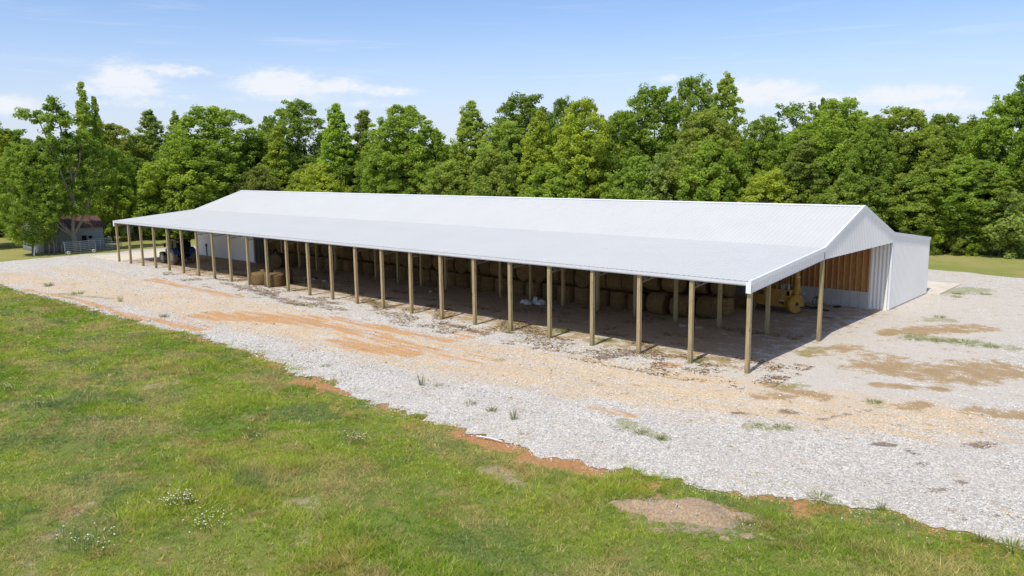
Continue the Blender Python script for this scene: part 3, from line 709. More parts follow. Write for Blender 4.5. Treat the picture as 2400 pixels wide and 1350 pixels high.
def gable(x, sgn):
    # header, ribbed, follows the roof profile above a cranked lower edge
    def zb(y): return float(np.interp(y, [-.15, W1, W2], [3.96, 4.70, 4.69]))
    ys_, hs = [], []
    for y0, y1 in ((-.12, W1), (W1, WR), (WR, W2)):
        n = int(round((y1 - y0) / .29)); st = (y1 - y0) / n
        for i in range(n):
            c = y0 + st * (i + .5)
            for d, h in ((-.5 * st + .001, 0), (-.085, 0), (-.030, 1), (.030, 1), (.085, 0)):
                ys_.append(c + d); hs.append(h)
    ys_.append(W2); hs.append(0)
    vs = [(x + sgn * .050 * h, y, f(y)) for f in (zb, lambda q: roof_z(q) - .03) for y, h in zip(ys_, hs)]
    n = len(ys_); i = np.arange(2 * n).reshape(2, n)
    f = np.stack([i[:-1, :-1], i[:-1, 1:], i[1:, 1:], i[1:, :-1]], -1).reshape(-1, 4)
    o = link('gable_header', np_mesh('gable_header', vs, f), barn); o.data.materials.append(M['clad'])
    # inner face
    mb = MB(); pts = [(-.1, zb(-.1)), (W1, 4.72), (W2, 4.71), (W2, 5.2), (WR, 7.2), (W1, 5.2), (-.1, 4.38)]
    mb.prism(pts, 'x', x - sgn * .10, x - sgn * .06); mb.build('header_frame', M['stud'], barn)
    # rake trim along the slope
    prof = [(-.26, 4.49), (W1, 5.32), (WR, 7.37), (W2, 5.32), (W3 + .16, 4.32)]
    mb = MB()
    for (y0, z0), (y1, z1) in zip(prof[:-1], prof[1:]):
        mb.add([(xx, y, z + dz) for xx in (x - sgn * .05, x + sgn * .085) for y, z in ((y0, z0), (y1, z1)) for dz in (-.17, .045)],
               [(0, 1, 3, 2), (4, 6, 7, 5), (0, 4, 5, 1), (2, 3, 7, 6), (1, 5, 7, 3), (0, 2, 6, 4)])
    mb.build('rake_trim', M['trim'], barn)
    mb = MB(); mb.box(x - sgn * .16, x + sgn * .09, -.255, -.195, 3.93, 4.46)
    mb.build('corner_trim', M['trim'], barn)
    mb = MB()
    for y0, y1 in ((-.19, W1), (W1, W2)):
        mb.bar((x + sgn * .01, y0, zb(y0) - .012), (x + sgn * .01, y1, zb(y1) - .012), .07, .03)
    mb.build('header_bottom_trim', M['trim'], barn)
    # closed end wall of the wing
    rib_sheet('wing_end_wall', M['clad'], [(x, 0, .12), lambda a: [x, a, roof_z(a) - .04]], 1, W2 + .02, W3, .28, .05, barn, (sgn, 0, 0))
    mb = MB(); mb.box(x - sgn * .09, x + sgn * .05, W2 - .05, W2 + .075, .06, 4.72); mb.build('corner_trim', M['trim'], barn)
    mb = MB(); mb.box(x - sgn * .09, x + sgn * .05, W3 - .06, W3 + .06, .06, 4.26); mb.build('corner_trim', M['trim'], barn)
    mb = MB(); mb.box(x - sgn * .05, x + sgn * .02, W2 + .08, W3 - .07, .0, .12); mb.build('base_trim', M['footing'], barn)
gable(.06, 1); gable(-73.30, -1)
# wing back wall
rib_sheet('wing_back_wall', M['clad'], [(0, W3, .05), (0, W3, 4.30)], 0, -.03, -73.2, .305, .026, barn, (0, 1, 0))
# wing front wall seen inside: clad bay, then bare studs on a concrete wall
rib_sheet('clad_bay', M['clad'], [(0, W2 - .03, .03), (0, W2 - .03, 4.72)], 0, -.06, -1.28, .24, .03, barn, (0, -1, 0))
mb = MB(); mb.box(-59.8, -1.29, W2 - .10, W2 + .10, -.05, 1.17); mb.build('concrete_wall', M['footing'], barn)
mb = MB(); mb.box(-59.8, -1.29, W2 - .14, W2 - .103, 0, .10); mb.build('wall_kerb', M['footing'], barn)
mb = MB(); mb.box(-59.8, -1.29, W2 + .06, W2 + .08, 1.171, 5.1); mb.build('sheathing', M['osb'], barn)
for i in range(62):
    x = -1.33 - .41 * i
    if i == 0:
        mb = MB(); mb.box(-.024, .024, -.11, .055, 1.172, 4.75); st0 = mb.build('stud', M['stud'], barn); st0.location = (x, W2, 0)
    else:
        o = st0.copy(); COL.objects.link(o); o.parent = barn; o.location = (x, W2, 0)
# posts
mb = MB()
for k in (-1, 0, 1): mb.box(-.10, .10, k * .068 - .033, k * .068 + .033, -.3, 4.36 + .02 * abs(k))
post0 = None; rnd = random.Random(3)
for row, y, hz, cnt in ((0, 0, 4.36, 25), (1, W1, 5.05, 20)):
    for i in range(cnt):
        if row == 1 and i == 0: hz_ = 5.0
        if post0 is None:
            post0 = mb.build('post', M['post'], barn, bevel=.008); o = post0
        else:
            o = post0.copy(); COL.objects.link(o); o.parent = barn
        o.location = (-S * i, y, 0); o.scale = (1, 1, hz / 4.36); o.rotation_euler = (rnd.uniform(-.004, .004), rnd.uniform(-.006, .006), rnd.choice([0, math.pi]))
# trusses
def truss(y0, z0, y1, z1, dep, step, r):
    mb = MB(); mb.bar((0, y0, z0), (0, y1, z1), r); mb.bar((0, y0, z0 - dep), (0, y1, z1 - dep), r)
    n = int((y1 - y0) / step)
    for i in range(n):
        f0, f1 = i / n, (i + 1) / n; fm = (f0 + f1) / 2
        T = lambda f, d=0: (0, y0 + (y1 - y0) * f, z0 + (z1 - z0) * f - d)
        mb.bar(T(f0), T(fm, dep), r * .6); mb.bar(T(fm, dep), T(f1), r * .6)
    return mb
tr0 = truss(.06, 4.33, W1 - .1, 5.13, .42, .62, .05).build('truss', M['truss'], barn)
tm = MB()
for a, b in (((0, W1, 5.0), (0, WR, 7.1)), ((0, WR, 7.1), (0, W2, 5.0)), ((0, W1, 4.75), (0, W2, 4.75)), ((0, W1 + 3, 4.75), (0, W1 + 3, 6.0)), ((0, WR, 4.75), (0, WR, 7.0)), ((0, W2 - 3, 4.75), (0, W2 - 3, 6.0)), ((0, W1 + 3, 6.0), (0, WR, 4.75)), ((0, W2 - 3, 6.0), (0, WR, 4.75))):
    tm.bar(a, b, .06)
tm0 = tm.build('truss', M['stud'], barn)
for i in range(25):
    a = tr0 if i == 0 else tr0.copy(); b = tm0 if i == 0 else tm0.copy()
    if i: COL.objects.link(a); COL.objects.link(b); a.parent = barn; b.parent = barn
    a.location = (-S * i + (-.12 if i == 0 else .12), 0, 0); b.location = (-S * i - .2, 0, 0)
# purlins under the roof
mb = MB()
for y in np.arange(.8, 30, 1.15):
    z = roof_z(y); mb.box(-.02, -73.2, y - .02, y + .02, z - .13, z - .02)
mb.build('purlins', M['stud'], barn)
mb = MB(); mb.bar((-5.9, 9.05, 4.6), (-4.2, 9.05, 2.6), .09, .04); mb.build('knee_brace', M['stud'], barn)
# enclosed store room at the far end
rib_sheet('store_room_wall', M['clad'], [(0, 8.72, .08), (0, 8.72, 5.2)], 0, -60.0, -72.9, .23, .04, barn, (0, -1, 0))
rib_sheet('store_room_wall', M['grey_sheet'], [(-59.98, 0, .08), lambda a: [-59.98, a, roof_z(a) - .06]], 1, 8.72, W2 - .15, .40, .03, barn, (1, 0, 0))
rib_sheet('store_room_wall', M['clad'], [(-72.9, 0, .08), lambda a: [-72.9, a, roof_z(a) - .06]], 1, 8.72, W2 - .15, .23, .025, barn, (-1, 0, 0))
mb = MB(); mb.box(-60.06, -59.93, 8.64, 8.77, .02, 5.2); mb.build('corner_trim', M['trim'], barn)
mb = MB(); mb.box(-70.55, -70.2, 8.58, 8.68, 1.15, 1.5); mb.box(-70.42, -70.33, 8.6, 8.68, .1, 1.15); mb.build('wall_box', M['black'], barn, bevel=.01)

# ------------------------------------------------------------------ hay bales
def bale_mesh(seed, r=.74, h=1.22, squash=0.0):
    n, prof = 36, [(0, 0), (r * .35, .0), (r * .7, .005), (r * .93, .02), (r, .08), (r * 1.012, h * .3), (r * 1.015, h * .55), (r * 1.0, h * .8), (r * .985, h - .07), (r * .92, h - .015), (r * .7, h), (r * .35, h + .004), (0, h)]
    rs = np.random.default_rng(seed); v = []
    ph = rs.uniform(0, 6.28, 4)
    for rr, z in prof:
        for k in range(n):
            t = 2 * math.pi * k / n
            w = 1 + .014 * math.sin(2 * t + ph[0] + z) + .012 * math.sin(5 * t + ph[1] + 3 * z) + rs.normal(0, .007)
            v.append((rr * w * math.cos(t), rr * w * math.sin(t), z + rs.normal(0, .008) * (rr > 0)))
    i = np.arange(len(prof) * n).reshape(len(prof), n); j = np.roll(i, -1, 1)
    f = np.stack([i[:-1], j[:-1], j[1:], i[1:]], -1).reshape(-1, 4)
    me = np_mesh('round_hay_bale', v, f, smooth=True); me.materials.append(M['hay']); return me
BM = [bale_mesh(s) for s in range(4)]
bales = []
rb = random.Random(11)
def bale(x, y, z, mode, extra=None, sc=(1, 1, 1), tilt=0.0):
    """mode: 'end' stands on end, 'x' / 'y' lies with its axis along x / y; (x,y) centre, z bottom"""
    o = link('round_hay_bale', rb.choice(BM))
    j = rb.uniform(-.06, .06)
    if mode == 'end':
        o.rotation_euler = (tilt, 0, rb.uniform(0, 6.28)); o.location = (x, y, z)
    elif mode == 'x':
        o.rotation_euler = (rb.uniform(0, 6.28), R(90), rb.uniform(-.06, .06)); o.location = (x - .61, y, z + .735)
        # axis along +x: rotate about y sends local z to +x
        o.rotation_euler = Matrix.Rotation(rb.uniform(-.07, .07), 3, 'Z').to_4x4().to_euler() if False else (0, R(90), rb.uniform(-.07, .07))
    else:
        o.rotation_euler = (R(-90), 0, rb.uniform(-.07, .07)); o.location = (x, y - .61, z + .735)
    o.scale = sc; o['category'] = 'hay bale'
    bales.append((o, x, y, z, mode, extra)); return o
x = -13.2
while x > -58.5:
    bale(x, 10.95 + rb.uniform(-.12, .12), 0, 'end'); x -= 1.53 + rb.uniform(0, .06)
x = -13.0; k = 0
while x > -58.5:
    m = 'x' if rb.random() < .6 else 'y'
    bale(x - (.6 if m == 'x' else .7), 10.9 + rb.uniform(-.12, .12), 1.23, m); x -= (1.27 if m == 'x' else 1.5) + rb.uniform(0, .08); k += 1
x = -12.6
while x > -58.5:
    m = 'x' if rb.random() < .5 else 'y'
    bale(x - .7, 11.1 + rb.uniform(-.12, .2), 2.69, m)
    x -= (1.3 if m == 'x' else 1.5) + rb.uniform(0, .1)
# second rank showing past the right end of the stack
for xx in (-12.6, -11.05, -9.5, -7.95):
    bale(xx, 13.0, 0, 'end'); bale(xx, 13.0, 1.23, 'x'); bale(xx, 13.1, 2.69, 'x')
for xx in (-12.2, -10.7):
    bale(xx, 11.4, 1.46, 'x')
bale(-11.35, 10.6, 0, 'x'); bale(-9.7, 10.75, 0, 'x'); bale(-8.1, 11.3, 0, 'x')
LBL = {(0): 0}
ORD = ['first', 'second', 'third', 'fourth', 'fifth', 'sixth', 'seventh', 'eighth', 'ninth', 'tenth', 'eleventh', 'twelfth', 'thirteenth', 'fourteenth', 'fifteenth', 'sixteenth', 'seventeenth', 'eighteenth', 'nineteenth', 'twentieth', 'twenty-first', 'twenty-second', 'twenty-third', 'twenty-fourth']
cells = {}
for b in bales:
    o, x, y, z, mode, ex = b
    t = (0 - CAM[1]) / (y - CAM[1]); xx = CAM[0] + (x - CAM[0]) * t
    gap = int(math.floor(-xx / S)); tier = 0 if z < .6 else 1 if z < 2 else 2
    cells.setdefault((gap, tier, y > 12.5), []).append((xx, o, mode))
TN = ['bottom row', 'second row', 'top row']
for (gap, tier, back), lst in cells.items():
    lst.sort(key=lambda q: q[0])
    for i, (xx, o, mode) in enumerate(lst):
        side = '' if len(lst) == 1 else (['left', 'right'] if len(lst) == 2 else ['leftmost', 'middle', 'rightmost'] if len(lst) == 3 else ['leftmost', 'second', 'third', 'rightmost'])[min(i, 3)] + ' '
        how = 'upright' if mode == 'end' else 'lying'
        o['label'] = f"{how} hay bale, {side}one in {'rear ' if back else ''}{TN[tier]}, {ORD[gap]} front post gap from near corner"
        o['group'] = 'round hay bales stacked in the barn'
n_stack = len(bales)
b = bale(-54.2, 8.3, 0, 'y'); tag(b, 'lone round bale on the floor before the grey store room side wall', None, 'round hay bales stacked in the barn'); b.rotation_euler = (R(-90), 0, R(25))
for (x, y, m, sc, rz, lab) in ((-45.3, .75, 'end', (.95, 1.05, .88), 0, 'sagging sunlit bale at the front left of the loose bale heap'),
                           (-43.3, .95, 'end', (1.12, .95, .92), 0, 'sagging sunlit bale at the front right of the loose bale heap'),
                           (-46.3, 2.35, 'end', (1.1, 1.1, .95), 0, 'flattened bale at the back left of the loose bale heap'),
                           (-44.4, 2.45, 'end', (1.05, 1.1, 1.0), 0, 'flattened bale at the back right of the loose bale heap')):
    b = bale(x, y, 0, m, sc=sc, tilt=rb.uniform(-.09, .09)); tag(b, lab, None, 'loose bales heaped by the front posts')

# ------------------------------------------------------------------ litter in the barn
def lump(name, loc, sc, mat, seed, label, cat, group=None):
    rs = np.random.default_rng(seed); bm = bmesh.new(); bmesh.ops.create_icosphere(bm, subdivisions=3, radius=1)
    ph = rs.uniform(0, 6, 6)
    for v in bm.verts:
        d = v.co.copy(); k = 1 + .16 * math.sin(3 * d.x + ph[0]) * math.cos(4 * d.y + ph[1]) + .10 * math.sin(7 * d.z + ph[2] + 5 * d.x) + .07 * math.sin(9 * d.y + ph[3])
        v.co = Vector((d.x * sc[0], d.y * sc[1], max(d.z, -.45) * sc[2])) * k
    me = bpy.data.meshes.new(name); bm.to_mesh(me); bm.free(); me.polygons.foreach_set('use_smooth', [True] * len(me.polygons)); me.materials.append(mat)
    o = link(name, me); o.location = (loc[0], loc[1], loc[2] + .45 * sc[2]); o.rotation_euler = (0, 0, rs.uniform(0, 6)); return tag(o, label, cat, group)
for i, (x, y, sc, lab) in enumerate(((-21.1, 8.1, (.34, .28, .22), 'crumpled white sack at the left of the sack heap on the dirt floor'), (-20.55, 7.75, (.30, .25, .22), 'small crumpled white sack in front of the sack heap'),
                                     (-20.3, 8.35, (.30, .28, .36), 'white sack standing tallest in the middle of the sack heap'), (-19.8, 8.3, (.38, .29, .25), 'plump white sack at the right of the sack heap'))):
    lump('white_sack', (x, y, 0), sc, M['whitebag'], 20 + i, lab, 'sack', 'white sacks heaped on the barn floor')
for i, (x, y, lab) in enumerate(((-45.0, 5.2, 'white plastic scrap on the dirt floor, left one of a pair'), (-44.0, 5.3, 'white plastic scrap on the dirt floor, right one of a pair'), (-42.2, 5.2, 'white plastic scrap lying apart, right of the pair'), (-30.4, 7.2, 'tiny white scrap alone on the dirt floor at mid barn'))):
    lump('plastic_scrap', (x, y, 0), (.22, .16, .13) if i < 3 else (.16, .13, .1), M['whitebag'], 40 + i, lab, 'litter', 'white plastic scraps on the barn floor')
lump('dark_tarp', (-44.5, 5.5, 0), (.5, .25, .14), M['black'], 55, 'dark crumpled sheet between two white scraps', 'tarp')
mb = MB(); mb.box(-.24, .24, -.16, .16, 0, .2); o = mb.build('concrete_block', M['block'], bevel=.015); o.location = (-6.9, 8.0, 0); o.rotation_euler = (0, 0, .5); tag(o, 'pale concrete block on the floor, right of the second front post', 'block', 'concrete blocks on the barn floor')
o = o.copy(); COL.objects.link(o); o.location = (-7.85, 7.75, 0); o.rotation_euler = (0, 0, .1); tag(o, 'pale concrete block on the floor, left of the second front post', 'block')
for i, w in enumerate(('nearest', 'middle', 'farthest')):
    mb = MB(); mb.bar((-1.0, 0, 0), (1.0, .1 * i, 0), .13, .04); o = mb.build('loose_board', M['pole']); o.location = (-18.2 + .1 * i, 7.5 + .27 * i, .06)
    tag(o, w + ' of three grey boards lying right of the white sacks', 'board', 'grey boards on the barn floor')
# ------------------------------------------------------------------ tractor (heads towards -x; built facing -x, origin under rear axle)
tr = tag(empty('tractor', (-65.55, 3.45, .03)), 'dusty blue cab tractor parked under the far end of the lean-to', 'tractor')
def wheel(parent, x, y, r, w, lugs, out):
    e = None
    mb = MB(); T = Matrix.Translation((x, y, r)) @ Matrix.Rotation(R(90), 4, 'X')
    mb.lathe([(r * .56, -w * .46), (r * .72, -w * .5), (r * .93, -w * .46), (r * .97, -w * .3), (r * .975, w * .3), (r * .93, w * .46), (r * .72, w * .5), (r * .56, w * .46)], 36, T)
    for k in range(lugs):
        a = 2 * math.pi * k / lugs
        for sg in (-1, 1):
            a2 = a + (math.pi / lugs if sg > 0 else 0)
            p = Vector((x + math.cos(a2) * r * .975, y + sg * w * .46, r + math.sin(a2) * r * .975)); a3 = a2 + .22
            q = Vector((x + math.cos(a3) * r * .985, y + sg * w * .02, r + math.sin(a3) * r * .985))
            mb.bar(p, q, .045 * r / .8 + .01, .05)
    ty = mb.build('wheel', M['tyre'], parent)
    m2 = MB()
    m2.lathe([(0, w * .12), (r * .14, w * .14), (r * .2, w * .05), (r * .46, w * .1), (r * .52, w * .34), (r * .575, w * .42), (r * .575, -w * .42), (r * .5, -w * .3), (0, -w * .2)], 28, Matrix.Translation((x, y, r)) @ Matrix.Rotation(R(90 * (1 if out < 0 else -1)), 4, 'X'))
    m2.build('rim', M['rim'], ty)
    return ty
for sg in (-1, 1):
    wheel(tr, 0, sg * 1.0, .83, .48, 18, sg); wheel(tr, -2.45, sg * .92, .58, .36, 16, sg)
mb = MB(); mb.box(-2.9, .35, -.28, .28, .52, .95); mb.box(-2.6, -2.3, -.8, .8, .5, .68); mb.box(-.2, .2, -.85, .85, .7, .96); mb.box(-1.2, .2, -.42, .42, .9, 1.15)
mb.build('chassis', M['black'], tr, bevel=.02)
mb = MB(); mb.prism([(-3.0, .92), (-3.05, 1.32), (-2.9, 1.5), (-1.3, 1.68), (-1.2, 1.66), (-1.2, .95)], 'y', -.40, .40); mb.build('hood', M['blue'], tr, bevel=.06)
mb = MB(); mb.box(-3.07, -3.0, -.33, .33, .98, 1.36); mb.build('grille', M['black'], tr, bevel=.02)
mb = MB(); mb.box(-3.35, -2.95, -.35, .35, .55, .88); mb.build('front_weight', M['black'], tr, bevel=.02)
for sg in (-1, 1):
    mb = MB(); pts = [(math.cos(a) * .95, .83 + math.sin(a) * .95) for a in np.linspace(R(20), R(150), 12)]
    out = pts + [(x * .93, .83 + (z - .83) * .93) for x, z in reversed(pts)]
    mb.prism(out, 'y', sg * .62, sg * 1.24); mb.prism(pts + [(-.78, .95), (.85, .95)], 'y', sg * .60, sg * .66)
    mb.build('fender', M['blue'], tr, bevel=.015)
    mb = MB(); pts = [(-2.45 + math.cos(a) * .66, .58 + math.sin(a) * .66) for a in np.linspace(R(25), R(140), 9)]
    mb.prism(pts + [(-2.45 + (x + 2.45) * .94, .58 + (z - .58) * .94) for x, z in reversed(pts)], 'y', sg * .76, sg * 1.1); mb.build('fender', M['black'], tr)
    mb = MB(); mb.bar((-1.15, sg * .75, 1.9), (-1.3, sg * 1.18, 1.95), .03); mb.box(-1.34, -1.28, sg * 1.18 - .1, sg * 1.18 + .1, 1.8, 2.15); mb.build('mirror', M['black'], tr, bevel=.01)
cab = MB()
for x0, x1 in ((-1.25, -1.18), (-.35, -.27), (.52, .62)):
    for sg in (-1, 1): cab.bar((x0 if x0 > -1 else x0 - .02, sg * .80, 1.15), ((x0 + x1) / 2 + (.06 if x0 < -1 else -.03), sg * .74, 2.5), .07)
cab.box(-1.24, .60, -.82, .82, 1.08, 1.30)
co = cab.build('cab', M['black'], tr)
mb = MB(); mb.add([(x, y * k, z) for z, k in ((1.3, .79), (2.48, .73)) for x in (-1.19, .55) for y in (-1, 1)], [(0, 1, 5, 4), (2, 3, 7, 6), (0, 2, 6, 4), (1, 3, 7, 5)]); mb.build('window', M['glass'], co)
mb = MB(); mb.prism([(-1.36, 2.50), (-1.3, 2.63), (-1.0, 2.70), (.4, 2.70), (.68, 2.62), (.72, 2.50)], 'y', -.84, .84); mb.build('cab_roof', M['cabroof'], tr, bevel=.04)
mb = MB(); mb.tube([(-1.45, -.5, 1.4), (-1.45, -.52, 2.3), (-1.5, -.55, 2.5)], [.05, .05, .04]); mb.build('exhaust_pipe', M['black'], tr)
mb = MB(); mb.bar((.3, -.4, .55), (1.15, -.42, .5), .08); mb.bar((.3, .4, .55), (1.15, .42, .5), .08); mb.bar((.35, -.25, 1.1), (.95, -.4, .55), .05); mb.bar((.35, .25, 1.1), (.95, .4, .55), .05); mb.build('rear_linkage', M['black'], tr)
for sg in (-1, 1):
    mb = MB(); mb.box(.56, .62, sg * .62 - .09, sg * .62 + .09, 2.36, 2.46); mb.build('rear_lamp', M['plate'], tr)

# ------------------------------------------------------------------ yellow feed mill machine (built along x, tongue towards +x)
ym = tag(empty('feed_mill', (-5.3, 16.9, .03)), 'old yellow hay grinding machine with round blower housing inside the barn', 'farm machine')
mb = MB(); mb.prism([(-2.0, .50), (-2.15, .75), (-2.15, 1.58), (.70, 1.58), (.70, .42), (-1.2, .42)], 'y', -.95, .95); mb.build('tub', M['yellow'], ym, bevel=.04)
mb = MB(); mb.box(-2.1, .6, -1.0, -.955, 1.50, 1.60); mb.box(-2.1, .6, -.985, -.954, .5, .58)
for x in (-1.5, -.7, .1): mb.box(x, x + .05, -.99, -.953, .58, 1.5)
mb.build('tub_ribs', M['yellow'], ym)
mb = MB(); mb.box(-1.55, -1.10, -.972, -.953, 1.15, 1.42); mb.build('dark_hatch', simple('dark_red_hatch', (.10, .04, .03), .6), ym)
T = Matrix.Translation((1.02, -.62, .66)) @ Matrix.Rotation(R(-24), 4, 'Z') @ Matrix.Rotation(R(90), 4, 'Y')
mb = MB(); mb.lathe([(0, -.34), (.60, -.34), (.635, -.31), (.635, .03), (.60, .05), (.575, .05), (.56, .02), (.2, .05), (.10, .05)], 40, T); mb.build('blower_housing', M['yellow'], ym)
mb = MB(); mb.lathe([(.13, .04), (.13, .09), (.05, .10), (0, .10)], 16, T); mb.build('shaft_hub', M['black'], ym)
mb = MB(); mb.tube([(.86, -.35, 1.15), (.88, -.30, 2.0), (.84, -.28, 2.75), (.68, -.25, 3.15), (.35, -.2, 3.42), (.0, -.15, 3.5)], [.24, .21, .18, .17, .16, .15], 10); mb.build('chute', M['yellow'], ym)
mb = MB(); mb.lathe([(.20, -.03), (.235, -.03), (.235, .03), (.20, .03)], 16, Matrix.Translation((.855, -.29, 2.45))); mb.build('chute_collar', M['plate'], ym)
mb = MB()
mb.bar((-.28, -.75, 1.58), (-.30, -.75, 2.85), .16, .12); mb.bar((-.30, -.75, 2.85), (.75, -.55, 3.0), .05); mb.bar((.15, -.7, 1.6), (.15, -.7, 2.92), .035); mb.bar((.5, -.7, 1.6), (.5, -.7, 2.95), .035)
mb.build('mast', M['yellow'], ym)
mb = MB(); mb.box(.02, .30, -.9, -.5, 1.581, 1.95); mb.tube([(.5, -.75, 1.6), (.5, -.75, 2.05)], [.09, .07], 10); mb.lathe([(0, 0), (.14, 0), (.14, .08), (0, .08)], 16, Matrix.Translation((.16, -.92, 1.35)) @ Matrix.Rotation(R(90), 4, 'X')); mb.box(.45, .68, -.95, -.55, 1.2, 1.581)
mb.build('gearbox', M['engine'], ym, bevel=.02)
mb = MB(); mb.box(-.02, .32, -.985, -.954, .82, .90); mb.build('label_plate', M['plate'], ym); mb = MB(); mb.box(.02, .30, -.98, -.954, .52, .80); mb.build('belt_window', M['black'], ym)
for sg in (-1, 1):
    T = Matrix.Translation((-1.95, sg * 1.12, .40)) @ Matrix.Rotation(R(90), 4, 'X')
    mb = MB(); mb.lathe([(.22, -.1), (.36, -.11), (.40, -.07), (.40, .07), (.36, .11), (.22, .1)], 28, T); w_ = mb.build('wheel', M['tyre'], ym)
    mb = MB(); mb.lathe([(0, .05), (.1, .06), (.2, .03), (.225, .09), (.225, -.09), (0, -.05)], 20, T); mb.build('rim', M['rim'], w_)
mb = MB(); mb.bar((-1.9, 0, .38), (1.3, 0, .38), .16, .12); mb.bar((-1.95, -1.1, .4), (-1.95, 1.1, .4), .08); mb.bar((1.2, .45, .4), (2.7, .05, .36), .09); mb.bar((1.2, -.35, .4), (2.7, -.05, .36), .09); mb.box(2.65, 2.95, -.06, .06, .30, .40); mb.build('tongue', M['black'], ym)
mb = MB(); mb.tube([(2.55, -.16, .02), (2.55, -.16, .85)], .035, 8); mb.box(2.43, 2.67, -.28, -.04, 0, .03); mb.bar((2.55, -.16, .8), (2.72, -.2, .8), .025); mb.build('jack_stand', M['black'], ym)
mb = MB()
for k in range(3):
    mb.tube([(1.95 + .02 * k + (.30 + .03 * k) * math.cos(a), .55 + .05 * k, .72 + (.33 + .03 * k) * math.sin(a)) for a in np.linspace(0, 6.28, 22)], .016, 6)
mb.tube([(1.95, .5, .3), (1.9, .5, .8), (1.95, .5, 1.05)], .025, 6); mb.tube([(1.98, .45, .42), (2.4, -.3, .05), (3.0, -.9, .03), (3.5, -.8, .03)], .018, 6)
mb.build('hose_coil', M['hose'], ym)
mb = MB(); mb.bar((1.05, -.3, 1.25), (1.35, -.4, 1.42), .06); mb.box(1.28, 1.42, -.48, -.34, 1.28, 1.48); mb.build('lever', M['engine'], ym)
tag(lump('hose_heap', (-3.1, 20.6, 0), (.5, .28, .06), M['hose'], 77, 'dark hose left lying at the foot of the concrete wall', 'hose'))

# ------------------------------------------------------------------ livestock panels by the shed
def panel(p, q, h, rails, posts, lean, label, feet=False):
    p = Vector((*p, 0)); q = Vector((*q, 0)); d = q - p; ln = d.length; a = math.atan2(d.y, d.x)
    e = tag(empty('livestock_panel', p, a), label, 'metal panel', 'galvanised livestock panels by the old shed')
    e.rotation_euler = (lean, 0, a)
    mb = MB()
    for k in range(posts):
        x = ln * k / (posts - 1); mb.bar((x, 0, .02), (x, 0, h + .06), .07, .05)
    mb.build('frame', M['galv'], e)
    mb = MB()
    for k in range(rails):
        z = .18 + (h - .18) * k / (rails - 1); mb.bar((0, -.02, z), (ln, -.02, z), .04, .055)
    mb.build('rails', M['galv'], e)
    if feet:
        for x in (.32, ln - .3):
            mb = MB(); mb.lathe([(.05, -.06), (.19, -.07), (.22, -.04), (.22, .04), (.19, .07), (.05, .06), (.05, -.06)], 18, Matrix.Translation((x, -.16, .22)) @ Matrix.Rotation(R(90), 4, 'X')); mb.build('wheel', M['plate'], e)
    return e
panel((-86.0, -1.15), (-86.1, 2.35), 1.5, 7, 3, R(-6), 'front livestock panel on white wheels before the old shed', True)
#panel((-86.9, -.6), (-87.0, 2.5), 1.45, 7, 2, R(5), 'livestock panel directly behind the wheeled one')
panel((-89.0, 2.6), (-88.0, 5.0), 1.45, 7, 3, R(-4), 'livestock panel standing right of the wheeled one under the shed windows')
panel((-88.6, 4.9), (-88.4, 6.3), .95, 5, 2, R(-5), 'low livestock panel at the right end, nearest the barn corner post')

# ------------------------------------------------------------------ old shed
sh = tag(empty('old_shed', (-90.2, 0, 0)), 'old weathered grey timber shed with rusty roof under the trees', 'shed')
y0, y1, dp, ez, rz_ = -2.2, 5.0, 7.6, 2.95, 4.5
mb = MB()
def wall_with_holes(mb, x, holes):
    ysx = sorted({y0, y1, *[h[0] for h in holes], *[h[1] for h in holes]}); zsx = sorted({0, ez, *[h[2] for h in holes], *[h[3] for h in holes]})
    for a, b in zip(ysx[:-1], ysx[1:]):
        for c, d in zip(zsx[:-1], zsx[1:]):
            if not any(h[0] <= (a + b) / 2 <= h[1] and h[2] <= (c + d) / 2 <= h[3] for h in holes): mb.box(x - .1, x, a, b, c, d)
HO = [(2.25, 2.85, 1.25, 1.85), (3.05, 3.5, 1.3, 1.8), (-1.6, -.6, .02, 1.95)]
wall_with_holes(mb, 0, HO)
mb.prism([(-dp, 0), (0, 0), (0, ez), (-dp / 2, rz_), (-dp, ez)], 'y', y1 - .08, y1 + .005); mb.prism([(-dp, 0), (0, 0), (0, ez), (-dp / 2, rz_), (-dp, ez)], 'y', y0 - .005, y0 + .08)
mb.box(-dp - .05, -dp, y0, y1, 0, ez)
for k in range(13): mb.box(.001, .012, y0, y1, .02 + k * .235, .03 + k * .235)
mb.build('wall', M['oldwood'], sh)
for h in HO[:2]:
    mb = MB(); mb.box(-.3, -.14, h[0] - .05, h[1] + .05, h[2] - .05, h[3] + .05); w_ = mb.build('window', M['dark'], sh)
    mb = MB(); yc = (h[0] + h[1]) / 2
    for a, b, c, d in ((h[0] - .06, h[1] + .06, h[3], h[3] + .07), (h[0] - .06, h[1] + .06, h[2] - .07, h[2]), (h[0] - .07, h[0], h[2], h[3]), (h[1], h[1] + .07, h[2], h[3])): mb.box(.014, .05, a, b, c, d)
    mb.build('window_frame', M['oldwood'], w_)
h = HO[2]; mb = MB(); mb.box(-.09, -.05, h[0], h[1], h[2], h[3]); mb.build('door', M['pole'], sh)
for sg in (0, 1):
    mb = MB(); xa, xb = (.35, -dp / 2) if sg == 0 else (-dp - .35, -dp / 2); za = ez - .14
    mb.add([(x, y, z + t) for t in (0, .06) for x, z in ((xa, za), (xb, rz_ + .02)) for y in (y0 - .3, y1 + .3)], [(0, 1, 3, 2), (4, 6, 7, 5), (0, 4, 5, 1), (2, 3, 7, 6), (0, 2, 6, 4), (1, 5, 7, 3)])
    for k in range(19):
        y = y0 - .25 + k * (y1 - y0 + .5) / 18; mb.bar((xa, y, za + .065), (xb, y, rz_ + .085), .035, .03)
    mb.build('roof', M['rust'], sh)
